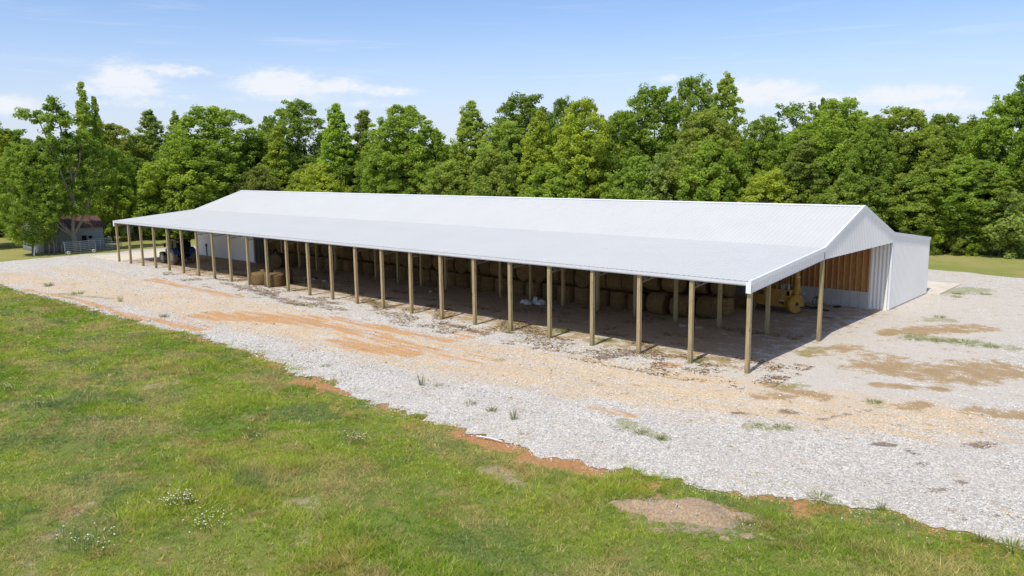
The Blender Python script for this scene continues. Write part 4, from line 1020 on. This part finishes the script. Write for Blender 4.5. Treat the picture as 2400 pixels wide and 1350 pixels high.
# leaning poles and posts at the shed's left corner
rp = random.Random(5)
pl = [(-89.2, -2.55, 2.3, 'straight'), (-89.0, -1.95, 1.9, 'stout pale'), (-88.8, -1.45, 2.1, 'forked looking'), (-89.3, -.95, 1.7, 'short'), (-88.9, -.5, 1.5, 'shortest pale')]
for i, (x, y, hgt, w_) in enumerate(pl):
    mb = MB(); mb.tube([(0, 0, -.1), (rp.uniform(-.1, .1), rp.uniform(-.1, .1), hgt * .5), (rp.uniform(-.25, .25), rp.uniform(-.25, .25), hgt)], [.11, .10, .07], 8)
    o = mb.build('wood_post', M['pole']); o.location = (x, y, 0)
    tag(o, f'{w_} grey wooden post, {ORD[i]} from the left, before the shed corner', 'post', 'rough posts standing at the shed corner')
mb = MB(); mb.bar((0, 0, 0), (-.55, .5, 1.9), .16, .05); o = mb.build('leaning_board', M['trim']); o.location = (-88.6, -3.75, 0); tag(o, 'pale board leaning on the dark trunk left of the shed', 'board')
mb = MB()
for k, (a, l) in enumerate(((0, .8), (1.3, .6), (2.5, .9), (3.6, .7), (4.9, .8))): mb.tube([(0, 0, .35), (math.cos(a) * l * .6, math.sin(a) * l * .6, .3), (math.cos(a) * l * 1.2, math.sin(a) * l * 1.2, .03)], [.26, .17, .06], 7)
mb.tube([(0, 0, 0), (.05, 0, .75)], [.42, .3], 9); o = mb.build('tree_stump', M['palebark']); o.location = (-104.3, -.2, 0); tag(o, 'pale rooty stump on the lawn by the left edge of the photo', 'stump')
bx = tag(empty('raised_box', (-101.2, 12.2, 0)), 'small grey box on thin legs on the lawn behind the barn far corner', 'feeder')
mb = MB(); mb.box(-.4, .4, -.7, .7, 1.0, 1.85); mb.build('box', M['galv'], bx, bevel=.02)
mb = MB(); mb.prism([(-.5, 1.851), (.5, 1.851), (0, 2.1)], 'y', -.8, .8); mb.build('lid', M['oldwood'], bx)
for x in (-.38, .38):
    for y in (-.85, .85): mb = MB(); mb.bar((x, y, -.05), (x, y * .8, 2.3 if x > 0 else 1.0), .06); mb.build('leg', M['galv'], bx)
mb = MB(); mb.tube([(-.55, -.12, .08), (0, .02, .1), (.55, .1, .07)], [.022, .03, .02], 6); o = mb.build('stick', M['trim']); o.location = (-3.0, -14.75, .02); tag(o, 'pale bleached stick lying on the orange clay at the bank edge', 'stick')
# ------------------------------------------------------------------ trees
TONE = {'bright': (0.33, 0.445, 0.07), 'yellow': (0.36, 0.43, 0.07), 'fresh': (0.285, 0.405, 0.07), 'light': (0.33, 0.415, 0.11), 'mid': (0.25, 0.36, 0.07), 'dark': (0.18, 0.28, 0.065),
        'dark2': (0.215, 0.315, 0.065), 'olive': (0.285, 0.345, 0.08), 'olive2': (0.26, 0.345, 0.08), 'grey': (0.265, 0.34, 0.13), 'pine': (0.23, 0.28, 0.08)}
def crown_mesh(kind, seed, H, Wd, zb, ncl, leaves, rc, ls, fill=.25):
    rs = np.random.default_rng(seed); Rm = Wd / 2
    def prof(t):
        if kind == 'oak': return np.sin(np.pi * (.10 + .86 * t)) ** .65
        if kind == 'under': return np.sin(np.pi * (.16 + .80 * t)) ** .6
        if kind == 'poplar': return np.clip(1 - t, 0, 1) ** .5 * (.45 + .55 * np.minimum(1, t * 4)) 
        if kind == 'spire': return np.clip(1 - t, 0, 1) ** .75 * .9 + .10
        if kind == 'pine': return np.clip(1.02 - t, 0, 1) ** .5 * (.5 + .5 * np.minimum(1, t * 5)) * (.82 + .18 * np.cos(t * 40))
        if kind == 'open': return np.sin(np.pi * (.05 + .88 * t)) ** .8
        return np.sin(np.pi * (.1 + .8 * t)) ** .5
    cs = []
    ph = rs.uniform(0, 6.28, 5)
    while len(cs) < ncl:
        t = rs.random(); r = prof(np.array(t)) 
        if rs.random() > .25 + .75 * r: continue
        a = rs.uniform(0, 6.28)
        lob = 1 + .15 * math.sin(3 * a + ph[0] + 2.5 * t) + .13 * math.sin(5 * a + ph[1] - 4 * t) + .10 * math.sin(2 * a + ph[2] + 9 * t)
        rr = Rm * r * lob * (rs.uniform(.15, .7) if rs.random() < fill else rs.uniform(.74, 1.0))
        rr = max(0, rr - rc * .45)
        z = zb + (H - zb - rc * .4) * t + rs.normal(0, .22)
        cs.append((rr * math.cos(a), rr * math.sin(a), z))
    # small shoots that break the outline at the top
    for k in range(max(5, ncl // 16)):
        tt = rs.uniform(.72, 1.0); a = rs.uniform(0, 6.28); q = Rm * float(prof(np.array(tt))) * rs.uniform(.1, 1.0)
        cs.append((q * math.cos(a), q * math.sin(a), zb + (H - zb) * tt * rs.uniform(.98, 1.02)))
    cs = np.array(cs); nc = len(cs)
    tz = np.clip((cs[:, 2] - zb) / (H - zb), 0, 1)
    crad = rc * rs.uniform(.65, 1.35, nc) * (1 - (.35 if kind in ('poplar', 'spire', 'pine') else .2) * tz)
    n = nc * leaves
    ci = np.repeat(np.arange(nc), leaves)
    d = rs.normal(size=(n, 3)); d /= np.linalg.norm(d, axis=1, keepdims=True)
    rad = rs.random(n) ** .45
    # sprays: pull leaves of a cluster to a few twigs so that gaps show
    tw = rs.normal(size=(nc, 9, 3)); tw /= np.linalg.norm(tw, axis=2, keepdims=True)
    tk = tw[ci, rs.integers(0, 9, n)]
    d = d * .8 + tk * .6; d /= np.linalg.norm(d, axis=1, keepdims=True)
    flat = .6 if kind == 'pine' else .95
    P = cs[ci] + d * (crad[ci] * rad)[:, None] * np.array([1.12, 1.12, flat])
    nrm = d * .55 + np.array([0, 0, .55]) + rs.normal(0, .55, (n, 3)); nrm /= np.linalg.norm(nrm, axis=1, keepdims=True)
    ref = rs.normal(size=(n, 3)); u = np.cross(nrm, ref); u /= np.linalg.norm(u, axis=1, keepdims=True); v = np.cross(nrm, u)
    sz = ls * rs.uniform(.55, 1.3, n)
    a_ = P + u * sz[:, None]; b_ = P + v * (sz * .55)[:, None] + nrm * (sz * .15)[:, None]; c_ = P - u * sz[:, None] * .9; d_ = P - v * (sz * .55)[:, None] + nrm * (sz * .15)[:, None]
    V = np.stack([a_, b_, c_, d_], 1).reshape(-1, 3)
    ctone = rs.normal(.46, .17, nc)
    tone = np.clip(ctone[ci] + rs.normal(0, .2, n), 0, 1)
    me = np_mesh('crown', V, np.arange(4 * n).reshape(-1, 4), {'tone': np.repeat(tone, 4)}); me.materials.append(M['leaf'])
    return me, cs
def trunk_mesh(cs, H, zb, r, seed, mat, nl=26, paths=None):
    rs = np.random.default_rng(seed); mb = MB()
    top = H * .88; k = 7
    pts = [Vector((rs.normal(0, .10) * (i > 0), rs.normal(0, .10) * (i > 0), -.2 + (top + .2) * i / k)) for i in range(k + 1)]
    mb.tube(pts, [r * (1.25 if i == 0 else 1 - .88 * i / k) for i in range(k + 1)], 8)
    for c in cs[rs.permutation(len(cs))[:nl]]:
        c = Vector(c); z0 = max(zb * .45, min(c.z - .35 * math.hypot(c.x, c.y) - .4, top * .93)); f = (z0 + .2) / (top + .2) * k; i = min(int(f), k - 1)
        s = pts[i].lerp(pts[i + 1], f - i); m = s.lerp(c, .5) + Vector((rs.normal(0, .18), rs.normal(0, .18), -.15)); rr = r * (1 - .88 * f / k) * .55
        mb.tube([s, m, c], [max(.03, rr), max(.022, rr * .6), .012], 5, False)
    me_o = mb.build('trunk', mat, None, fix=False); me = me_o.data; bpy.data.objects.remove(me_o); return me

PROTO = {}
def proto(kind, n, H, Wd, zb, ncl, leaves, rc, ls, r, fill=.25, nl=26):
    L = []
    for i in range(n):
        cm, cs = crown_mesh(kind, 100 * len(PROTO) + i, H, Wd, zb, ncl, leaves, rc, ls, fill)
        L.append((cm, trunk_mesh(cs, H, zb, r, i + 7, M['bark'], nl), H, Wd))
    PROTO[kind] = L
proto('oak', 5, 18, 9.5, 2.0, 640, 62, .54, .15, .24, .12)
proto('poplar', 4, 18, 7.4, 1.8, 480, 60, .50, .15, .19, .12)
proto('spire', 2, 17, 5.2, 1.2, 210, 84, .52, .145, .15, .12)
proto('pine', 2, 14, 7.0, 1.2, 230, 105, .62, .125, .17, .2)
proto('under', 4, 10, 7.2, .5, 350, 68, .50, .142, .12, .12)
proto('sparse', 1, 18, 6.2, 8, 60, 60, .62, .16, .16, .5)

def plant_tree(name, label, cat, x, y, h, w, kind, tone, k, group=None, rz=None, mesh=None, bark=None):
    rt = random.Random(int(x * 97 + y * 31 + h * 7))
    cm, tm, H0, W0 = mesh or PROTO[kind][k % len(PROTO[kind])]
    e = empty(name, (x, y, 0), rt.uniform(0, 6.28) if rz is None else rz); e.scale = (1.2 * w / W0, 1.2 * w / W0, h / H0) if mesh is None else (w / W0, w / W0, h / H0)
    tag(e, label, cat, group)
    c = link('crown', cm, e); t = link('trunk', tm, e)
    j = rt.uniform(.97, 1.2); col = TONE[tone]; mn = (.25, .355, .075); col = [a * .7 + b * .3 for a, b in zip(col, mn)]; c.color = (col[0] * j, col[1] * j * rt.uniform(.96, 1.04), col[2] * j, 1)
    return e
NAMES = {'oak': 'broadleaf_tree', 'poplar': 'tall_tree', 'spire': 'narrow_tree', 'pine': 'conifer_tree', 'under': 'small_tree', 'sparse': 'thin_tree'}
for i, (x, y, h, w, kind, tone, lab) in enumerate(TREES):
    plant_tree(NAMES[kind], lab, 'tree', x, y, h, w * (1.12 if kind == 'oak' else 1.05), kind, tone, i * 3 + i // 4)
# the wood behind, crowns showing only between the front trees
rt = random.Random(42)
LINE = [(-160, -34), (-119, 1), (-97, 20), (-88, 33), (-70, 42), (-50, 48), (-6, 60), (1, 63.5), (40, 68)]
def along(s):
    seg = [math.dist(a, b) for a, b in zip(LINE[:-1], LINE[1:])]; s *= sum(seg)
    for (a, b), l in zip(zip(LINE[:-1], LINE[1:]), seg):
        if s <= l: f = s / l; return a[0] + (b[0] - a[0]) * f, a[1] + (b[1] - a[1]) * f, (b[0] - a[0]) / l, (b[1] - a[1]) / l
        s -= l
    return (*LINE[-1], 1, 0)
for row, (off, cnt, h0, h1) in enumerate(((4.5, 46, 8.5, 12.5), (10, 46, 12, 15), (17, 36, 12.5, 15.8), (27, 32, 13, 16.2))):
    for i in range(cnt):
        x, y, dx, dy = along((i + rt.uniform(.2, .8)) / cnt); o_ = off + rt.uniform(-2, 2); x -= dy * o_; y += dx * o_
        kind = rt.choice(['oak', 'oak', 'oak', 'poplar', 'under', 'pine'] if row < 2 else ['oak', 'oak', 'poplar'])
        plant_tree(NAMES[kind], 'tree deep in the wood, seen only in gaps between the nearer trees', 'tree', x, y, rt.uniform(h0, h1), rt.uniform(6.5, 9.5), kind, rt.choice(['mid', 'dark', 'dark', 'dark2', 'olive2', 'fresh']), rt.randrange(9), 'trees filling the wood behind the front trees')
# named trees by the shed
def hero_open():
    rs = np.random.default_rng(77); mb = MB()
    lead = [((0, 0, -.2), (-.1, -.1, 1.2), (-.25, -.2, 2.4)), ]
    mb.tube(lead[0], [.44, .36, .34], 10)
    cl = []
    stems = [((-.25, -.2, 2.3), (.1, .2, 6), (-.2, .2, 10.5), (-.5, -.3, 15), (-.6, -.8, 18.2), .27), ((-.2, -.25, 2.1), (-.5, -1.3, 3.4), (-.6, -2.4, 5.2), (-.5, -3.0, 8.0), (-.3, -3.4, 11.5), .22),
             ((-.2, 0, 2.2), (.5, .8, 4.0), (.6, 1.9, 6.8), (.6, 2.8, 10), (.3, 3.2, 13.5), .22), ((0, 0, 6.5), (.4, -1.0, 9.5), (.5, -1.8, 12.5), (.3, -2.6, 15.0), (.2, -3.1, 16.8), .16),
             ((-.2, .2, 8), (.5, 1.1, 11), (.3, 1.6, 14), (.2, 2.2, 16), (.1, 2.6, 17.4), .14), ((-.3, -.3, 2.3), (-1.1, -.9, 3.6), (-1.7, -1.5, 5.0), (-2.0, -2.4, 6.6), (-2.2, -3.2, 7.6), .16),
             ((-.15, -.3, 2.0), (.2, -1.6, 3.0), (.4, -2.6, 3.7), (.4, -3.4, 4.2), (.4, -4.2, 4.3), .13)]
    for *pts, r in stems:
        pts = [Vector(p) for p in pts]; mb.tube(pts, [r, r * .8, r * .6, r * .38, r * .12], 8)
        for i in range(40 if r > .2 else 24):
            f = rs.uniform(.3, 4); k = min(int(f), 3); s = pts[k].lerp(pts[k + 1], f - k)
            d = Vector((rs.normal(0, 1), rs.normal(0, 1), rs.uniform(-.1, .7))); d.normalize(); e = s + d * rs.uniform(.6, 2.1)
            if e.z < 4.6 or (s.z < 7 and rs.random() < .25): continue
            mb.tube([s, s.lerp(e, .55) + Vector((0, 0, -.08)), e], [r * .28, r * .16, .012], 5, False); cl.append(e)
        cl.append(pts[-1])
    cs = np.array([tuple(c) for c in cl]); nc = len(cs); lv = 240; n = nc * lv; ci = np.repeat(np.arange(nc), lv)
    d = rs.normal(size=(n, 3)); d /= np.linalg.norm(d, axis=1, keepdims=True)
    tw = rs.normal(size=(nc, 7, 3)); tw /= np.linalg.norm(tw, axis=2, keepdims=True); d = d * .5 + tw[ci, rs.integers(0, 7, n)] * .85
    P = cs[ci] + d * (rs.uniform(.55, 1.0, nc)[ci] * rs.random(n) ** .5)[:, None] * np.array([1, 1, .75])
    nrm = d * .5 + np.array([0, 0, .5]) + rs.normal(0, .5, (n, 3)); nrm /= np.linalg.norm(nrm, axis=1, keepdims=True)
    u = np.cross(nrm, rs.normal(size=(n, 3))); u /= np.linalg.norm(u, axis=1, keepdims=True); v = np.cross(nrm, u); sz = .15 * rs.uniform(.6, 1.3, n)[:, None]
    V = np.stack([P + u * sz, P + v * sz * .6, P - u * sz, P - v * sz * .6], 1).reshape(-1, 3)
    tone = np.clip(rs.normal(.45, .15, nc)[ci] + rs.normal(0, .2, n), 0, 1)
    cm = np_mesh('crown', V, np.arange(4 * n).reshape(-1, 4), {'tone': np.repeat(tone, 4)}); cm.materials.append(M['leaf'])
    o = mb.build('trunk', M['palebark'], None, fix=False); tm = o.data; bpy.data.objects.remove(o)
    return cm, tm, 1.0, 1.0
plant_tree('forked_tree', 'tall open crowned tree with pale forked trunk in front of the old shed', 'tree', -88.6, 1.0, 1.0, 1.0, None, 'mid', 0, rz=0.0, mesh=hero_open())
plant_tree('dark_trunk_tree', 'leafy dark trunked tree left of the old shed', 'tree', -89.2, -3.6, 13.0, 6.2, 'oak', 'mid', 1)
plant_tree('shade_tree', 'leafy tree at the left edge shading the lawn left of the shed', 'tree', -104.0, -5.5, 14.5, 8.5, 'oak', 'fresh', 2)
plant_tree('shade_tree', 'tree with low branches behind the shed roof, left of the twin topped tree', 'tree', -98.5, 0.5, 12.0, 6.5, 'under', 'fresh', 2)
plant_tree('twin_topped_tree', 'very tall narrow twin topped tree rising behind the shed', 'tree', -99.5, 7.2, 21.9, 4.0, 'spire', 'bright', 0)
plant_tree('twin_topped_tree', 'slightly shorter tip stem leaning against the twin topped tree behind the shed', 'tree', -99.3, 8.6, 20.2, 3.3, 'spire', 'bright', 1)
plant_tree('shade_tree', 'leafy tree right of the twin topped tree, behind the shed right corner', 'tree', -101.5, 10.2, 13.5, 7.0, 'oak', 'fresh', 4)
# bushes along the wood edge
def bush_mesh(seed, leaves=120, ncl=26, rc=.42):
    m_, cs = crown_mesh('under', seed, 2.6, 3.0, .2, ncl, leaves, rc, .085, .3)
    return m_, trunk_mesh(cs, 2.6, .2, .05, seed, M['bark'], 10), 2.6, 3.0
BU = [bush_mesh(s) for s in (901, 902, 903)]
BIG = crown_mesh('under', 905, 5, 6, .2, 80, 170, .62, .13, .25); BIG = (BIG[0], trunk_mesh(BIG[1], 5, .3, .08, 9, M['bark'], 18), 5, 6)
plant_tree('bush', 'big rounded grey green bush at the wood edge on the right', 'bush', -.9, 62.0, 6.6, 8.2, None, 'grey', 0, mesh=BIG)
for i, (x, y, h, w, tone, lab) in enumerate(((-6.4, 59.0, 2.6, 3.0, 'bright', 'bright leafy bush just right of the wing roof corner'), (-4.6, 59.8, 2.0, 2.8, 'olive2', 'dull olive bush between the bright bush and the big grey one'), (-3.2, 60.4, 1.4, 2.2, 'bright', 'low bright bush in front of the dark gap under the trees'),
                                            (1.2, 62.2, 2.0, 3.0, 'mid', 'low green bush right of the big grey green one'), (-98.0, 19.2, 2.6, 3.4, 'fresh', 'leafy bush at the wood edge left of the tractor cab'), (-95.2, 20.2, 2.2, 3.4, 'fresh', 'leafy bush at the wood edge above the tractor'),
                                            (-101.0, 16.0, 2.8, 3.6, 'bright', 'bright bush at the wood edge beside the grey box'), (-104.5, 13.6, 2.6, 3.6, 'fresh', 'leafy bush at the wood edge right of the shed'), (-92.6, 20.0, 2.4, 3.2, 'bright', 'bright bush beside the store room corner'),
                                            (-112, 6, 2.0, 4, 'dark', 'dark bush at the back of the lawn left of the shed'), (-116, 2, 1.8, 4, 'dark', 'dark bush at the back of the lawn near the left edge'))):
    plant_tree('bush', lab, 'bush', x, y, h, w, None, tone, 0, 'bushes along the wood edge', mesh=BU[i % 3])

# ------------------------------------------------------------------ weeds and wild flowers
def weed_mesh(seed, h, w, nb, wid):
    rs = np.random.default_rng(seed); a = rs.uniform(0, 6.28, nb); q = w * rs.random(nb) * .55; H = h * rs.uniform(.4, 1.1, nb); ln = rs.uniform(.15, .75, nb) * w + .03
    wa = rs.uniform(0, 6.28, nb); bx_ = q * np.cos(a); by_ = q * np.sin(a); Wd = wid * rs.uniform(.6, 1.3, nb)
    p0 = np.stack([bx_ - np.cos(wa) * Wd, by_ - np.sin(wa) * Wd, 0 * H - .02], 1); p1 = np.stack([bx_ + np.cos(wa) * Wd, by_ + np.sin(wa) * Wd, 0 * H - .02], 1)
    m0 = np.stack([bx_ + np.cos(a) * ln * .35 - np.cos(wa) * Wd, by_ + np.sin(a) * ln * .35 - np.sin(wa) * Wd, H * .65], 1); m1 = m0 + np.stack([np.cos(wa) * Wd * 2, np.sin(wa) * Wd * 2, 0 * H], 1)
    tp = np.stack([bx_ + np.cos(a) * ln, by_ + np.sin(a) * ln, H], 1)
    V = np.stack([p0, p1, m1, m0, tp], 1).reshape(-1, 3); i = np.arange(nb)[:, None] * 5
    base = np.array([(.17, .26, .045), (.25, .30, .06), (.36, .31, .11)])[rs.integers(0, 3, nb)] * rs.uniform(.7, 1.3, (nb, 1))
    me = np_mesh('weed_clump', V, [i + np.array([0, 1, 2, 3]), i + np.array([3, 2, 4])], {'col': np.repeat(base, 5, 0)}); me.materials.append(M['grass']); return me
WM = [weed_mesh(1, .75, .35, 34, .010), weed_mesh(2, .34, .55, 70, .012), weed_mesh(3, .24, .8, 80, .012), weed_mesh(4, .18, 1.3, 110, .013)]
for i, (x, y, k, s, lab) in enumerate(WEEDS):
    o = link('weed_clump', WM[k]); o.location = (x, y, .01 if y > front_edge(np.array([x]))[0] else float(bank_z(np.array([x]), np.array([y]))[0])); o.rotation_euler = (0, 0, i * 1.7); o.scale = (s * .75,) * 3
    tag(o, lab, 'weed', 'weeds sprouting in the gravel')
def flower_mesh(seed, w, nfl):
    rs = np.random.default_rng(seed); mb = MB(); fb = MB()
    for i in range(nfl):
        x, y = rs.normal(0, w * .6), rs.normal(0, w * .45); h = rs.uniform(.18, .38); tx, ty = x + rs.normal(0, .04), y + rs.normal(0, .04)
        mb.bar((x, y, -.02), (tx, ty, h), .006)
        r = rs.uniform(.012, .024); c = Vector((tx, ty, h)); n = 7; up = Vector((rs.normal(0, .35), rs.normal(0, .35), 1)).normalized(); a = up.orthogonal().normalized(); b = up.cross(a)
        fb.add([c + up * .01] + [c + (a * math.cos(6.283 * k / n) + b * math.sin(6.283 * k / n)) * r for k in range(n)], [(0, 1 + k, 1 + (k + 1) % n) for k in range(n)])
    return mb, fb
petal = simple('white_petal', (.80, .74, .58), .7, .2, var=.05)
for i, (x, y, w, n, lab) in enumerate(((-5.8, -25.0, .55, 95, 'dense patch of white wild flowers near the bottom of the bank'), (-4.0, -24.9, .6, 60, 'looser patch of white wild flowers just right of the dense one'), (-6.3, -18.2, .6, 75, 'white wild flowers in mid bank, nearest the drive'),
                                     (-20.0, -24.2, .8, 60, 'long white flower patch by the left edge of the bank'), (-5.4, -27.7, .9, 55, 'thin scatter of white flowers in the bottom left corner'), (-25.6, -20.2, .55, 45, 'white flowers in the upper left part of the bank'),
                                     (-24.9, -24.0, .6, 45, 'white flowers cut by the left edge of the photo'), (-9.2, -20.5, .5, 22, 'few white flowers left of the mid bank patch'))):
    a, b = flower_mesh(300 + i, w, int(n * .8)); e = tag(empty('flower_clump', (x, y, float(bank_z(np.array([x]), np.array([y]))[0]))), lab, 'flowers', 'white wild flower patches on the bank')
    tag(a.build('stems', M['stem'], e, fix=False), kind='stuff'); tag(b.build('blossoms', petal, e, fix=False), kind='stuff')

# ------------------------------------------------------------------ sky, sun, camera
w = bpy.data.worlds.new('World'); SC.world = w; w.use_nodes = True; nt = w.node_tree; nt.nodes.clear()
class WT(NT):
    def __init__(s, t): s.t = t
T = WT(nt)
SUN = Vector((.085, -.60, 1.0)).normalized()
el = math.asin(SUN.z); azs = math.atan2(SUN.x, SUN.y)
sky = T.n('ShaderNodeTexSky', sky_type='NISHITA'); sky.sun_disc = False; sky.sun_elevation = el; sky.sun_rotation = azs
sky.air_density = 1.0; sky.dust_density = SKY_DUST; sky.ozone_density = 2.0; sky.altitude = 200
dirv = T.n('ShaderNodeTexCoord').outputs['Generated']
sx = T.n('ShaderNodeSeparateXYZ'); T.L(dirv, sx.inputs[0])
az = T.math('ARCTAN2', sx.outputs[0], sx.outputs[1]); elv = T.math('ARCSINE', sx.outputs[2])
cmb = T.n('ShaderNodeCombineXYZ'); T.L(az, cmb.inputs[0]); T.L(T.math('MULTIPLY', elv, 2.2), cmb.inputs[1])
n1 = T.noise(38, 6, .6, cmb.outputs[0], .4); n2 = T.noise(120, 4, .6, cmb.outputs[0])
nn = T.math('ADD', T.math('MULTIPLY', T.math('SUBTRACT', n1, .5), 2.3), T.math('MULTIPLY', T.math('SUBTRACT', n2, .5), .9))
tot = None
for a, e, sa, se, st in CLOUDS:
    dx = T.math('DIVIDE', T.math('SUBTRACT', az, a), sa); dy = T.math('DIVIDE', T.math('SUBTRACT', elv, e), se)
    # flat bottoms: distance counts double below the centre
    dy = T.math('MULTIPLY', dy, T.math('ADD', 1.0, T.math('MULTIPLY', T.math('LESS_THAN', dy, 0.0), .25)))
    d = T.math('ADD', T.math('MULTIPLY', dx, dx), T.math('MULTIPLY', dy, dy))
    m = T.math('MULTIPLY', T.math('EXPONENT', T.math('MULTIPLY', d, -.6)), st)
    tot = m if tot is None else T.math('MAXIMUM', tot, m)
cl = T.math('MULTIPLY', T.ramp(T.math('ADD', T.math('MULTIPLY', tot, 1.15), T.math('MULTIPLY', nn, T.math('ADD', .25, T.math('MULTIPLY', tot, .6)))), .2, 1.05), .95)
# high thin streaks
c2 = T.n('ShaderNodeMapping'); c2.inputs['Rotation'].default_value = (0, 0, R(7)); c2.inputs['Scale'].default_value = (2.2, 17, 1); T.L(cmb.outputs[0], c2.inputs[0])
ci = T.noise(1.6, 5, .62, c2.outputs[0], .6)
ci = T.math('MULTIPLY', T.ramp(ci, .5, .82), T.math('MULTIPLY', T.ramp(elv, .02, .12), .30))
f = T.math('MAXIMUM', cl, ci)
hz = T.math('MULTIPLY', T.ramp(elv, .20, -.02), SKY_PALE)
base = T.mix(1.0, sky.outputs[0], SKY_TINT, 'MULTIPLY')
base = T.mix(hz, base, tuple(k / SKY_K for k in (.62, .655, .80)))
colr = T.mix(f, base, tuple(k / SKY_K for k in (.74, .765, .82)))
bg = T.n('ShaderNodeBackground'); T.L(colr, bg.inputs[0]); bg.inputs[1].default_value = SKY_K
out = T.n('ShaderNodeOutputWorld'); T.L(bg.outputs[0], out.inputs[0])
ld = bpy.data.lights.new('sun', 'SUN'); ld.energy = SUN_E; ld.angle = R(.53); ld.color = (1.0, .955, .88)
so = link('sun', ld); so.rotation_euler = SUN.to_track_quat('Z', 'Y').to_euler(); so.location = (20, -60, 80)

cd = bpy.data.cameras.new('camera'); cam = link('camera', cd); cd.sensor_width = 36; cd.lens = 36 * 1830.02 / 2400; cd.clip_end = 3000; cd.clip_start = .5
pi_, ro, ya = .15381, -.009717, -.733872
fw = Vector((math.sin(ya) * math.cos(pi_), math.cos(ya) * math.cos(pi_), -math.sin(pi_))); rt_ = Vector((math.cos(ya), -math.sin(ya), 0)); up = rt_.cross(fw)
r2 = rt_ * math.cos(ro) + up * math.sin(ro); u2 = -rt_ * math.sin(ro) + up * math.cos(ro)
mw = Matrix((r2, u2, -fw)).transposed().to_4x4(); mw.translation = (15.9946, -34.4942, 9.9049); cam.matrix_world = mw
SC.camera = cam
SC.view_settings.view_transform = 'Standard'; SC.view_settings.look = 'None'; SC.view_settings.exposure = EXPO; SC.view_settings.gamma = 1.0
SC.cycles.max_bounces = 6; SC.cycles.diffuse_bounces = 4; SC.cycles.transmission_bounces = 3; SC.cycles.transparent_max_bounces = 4
SC.cycles.use_denoising = True
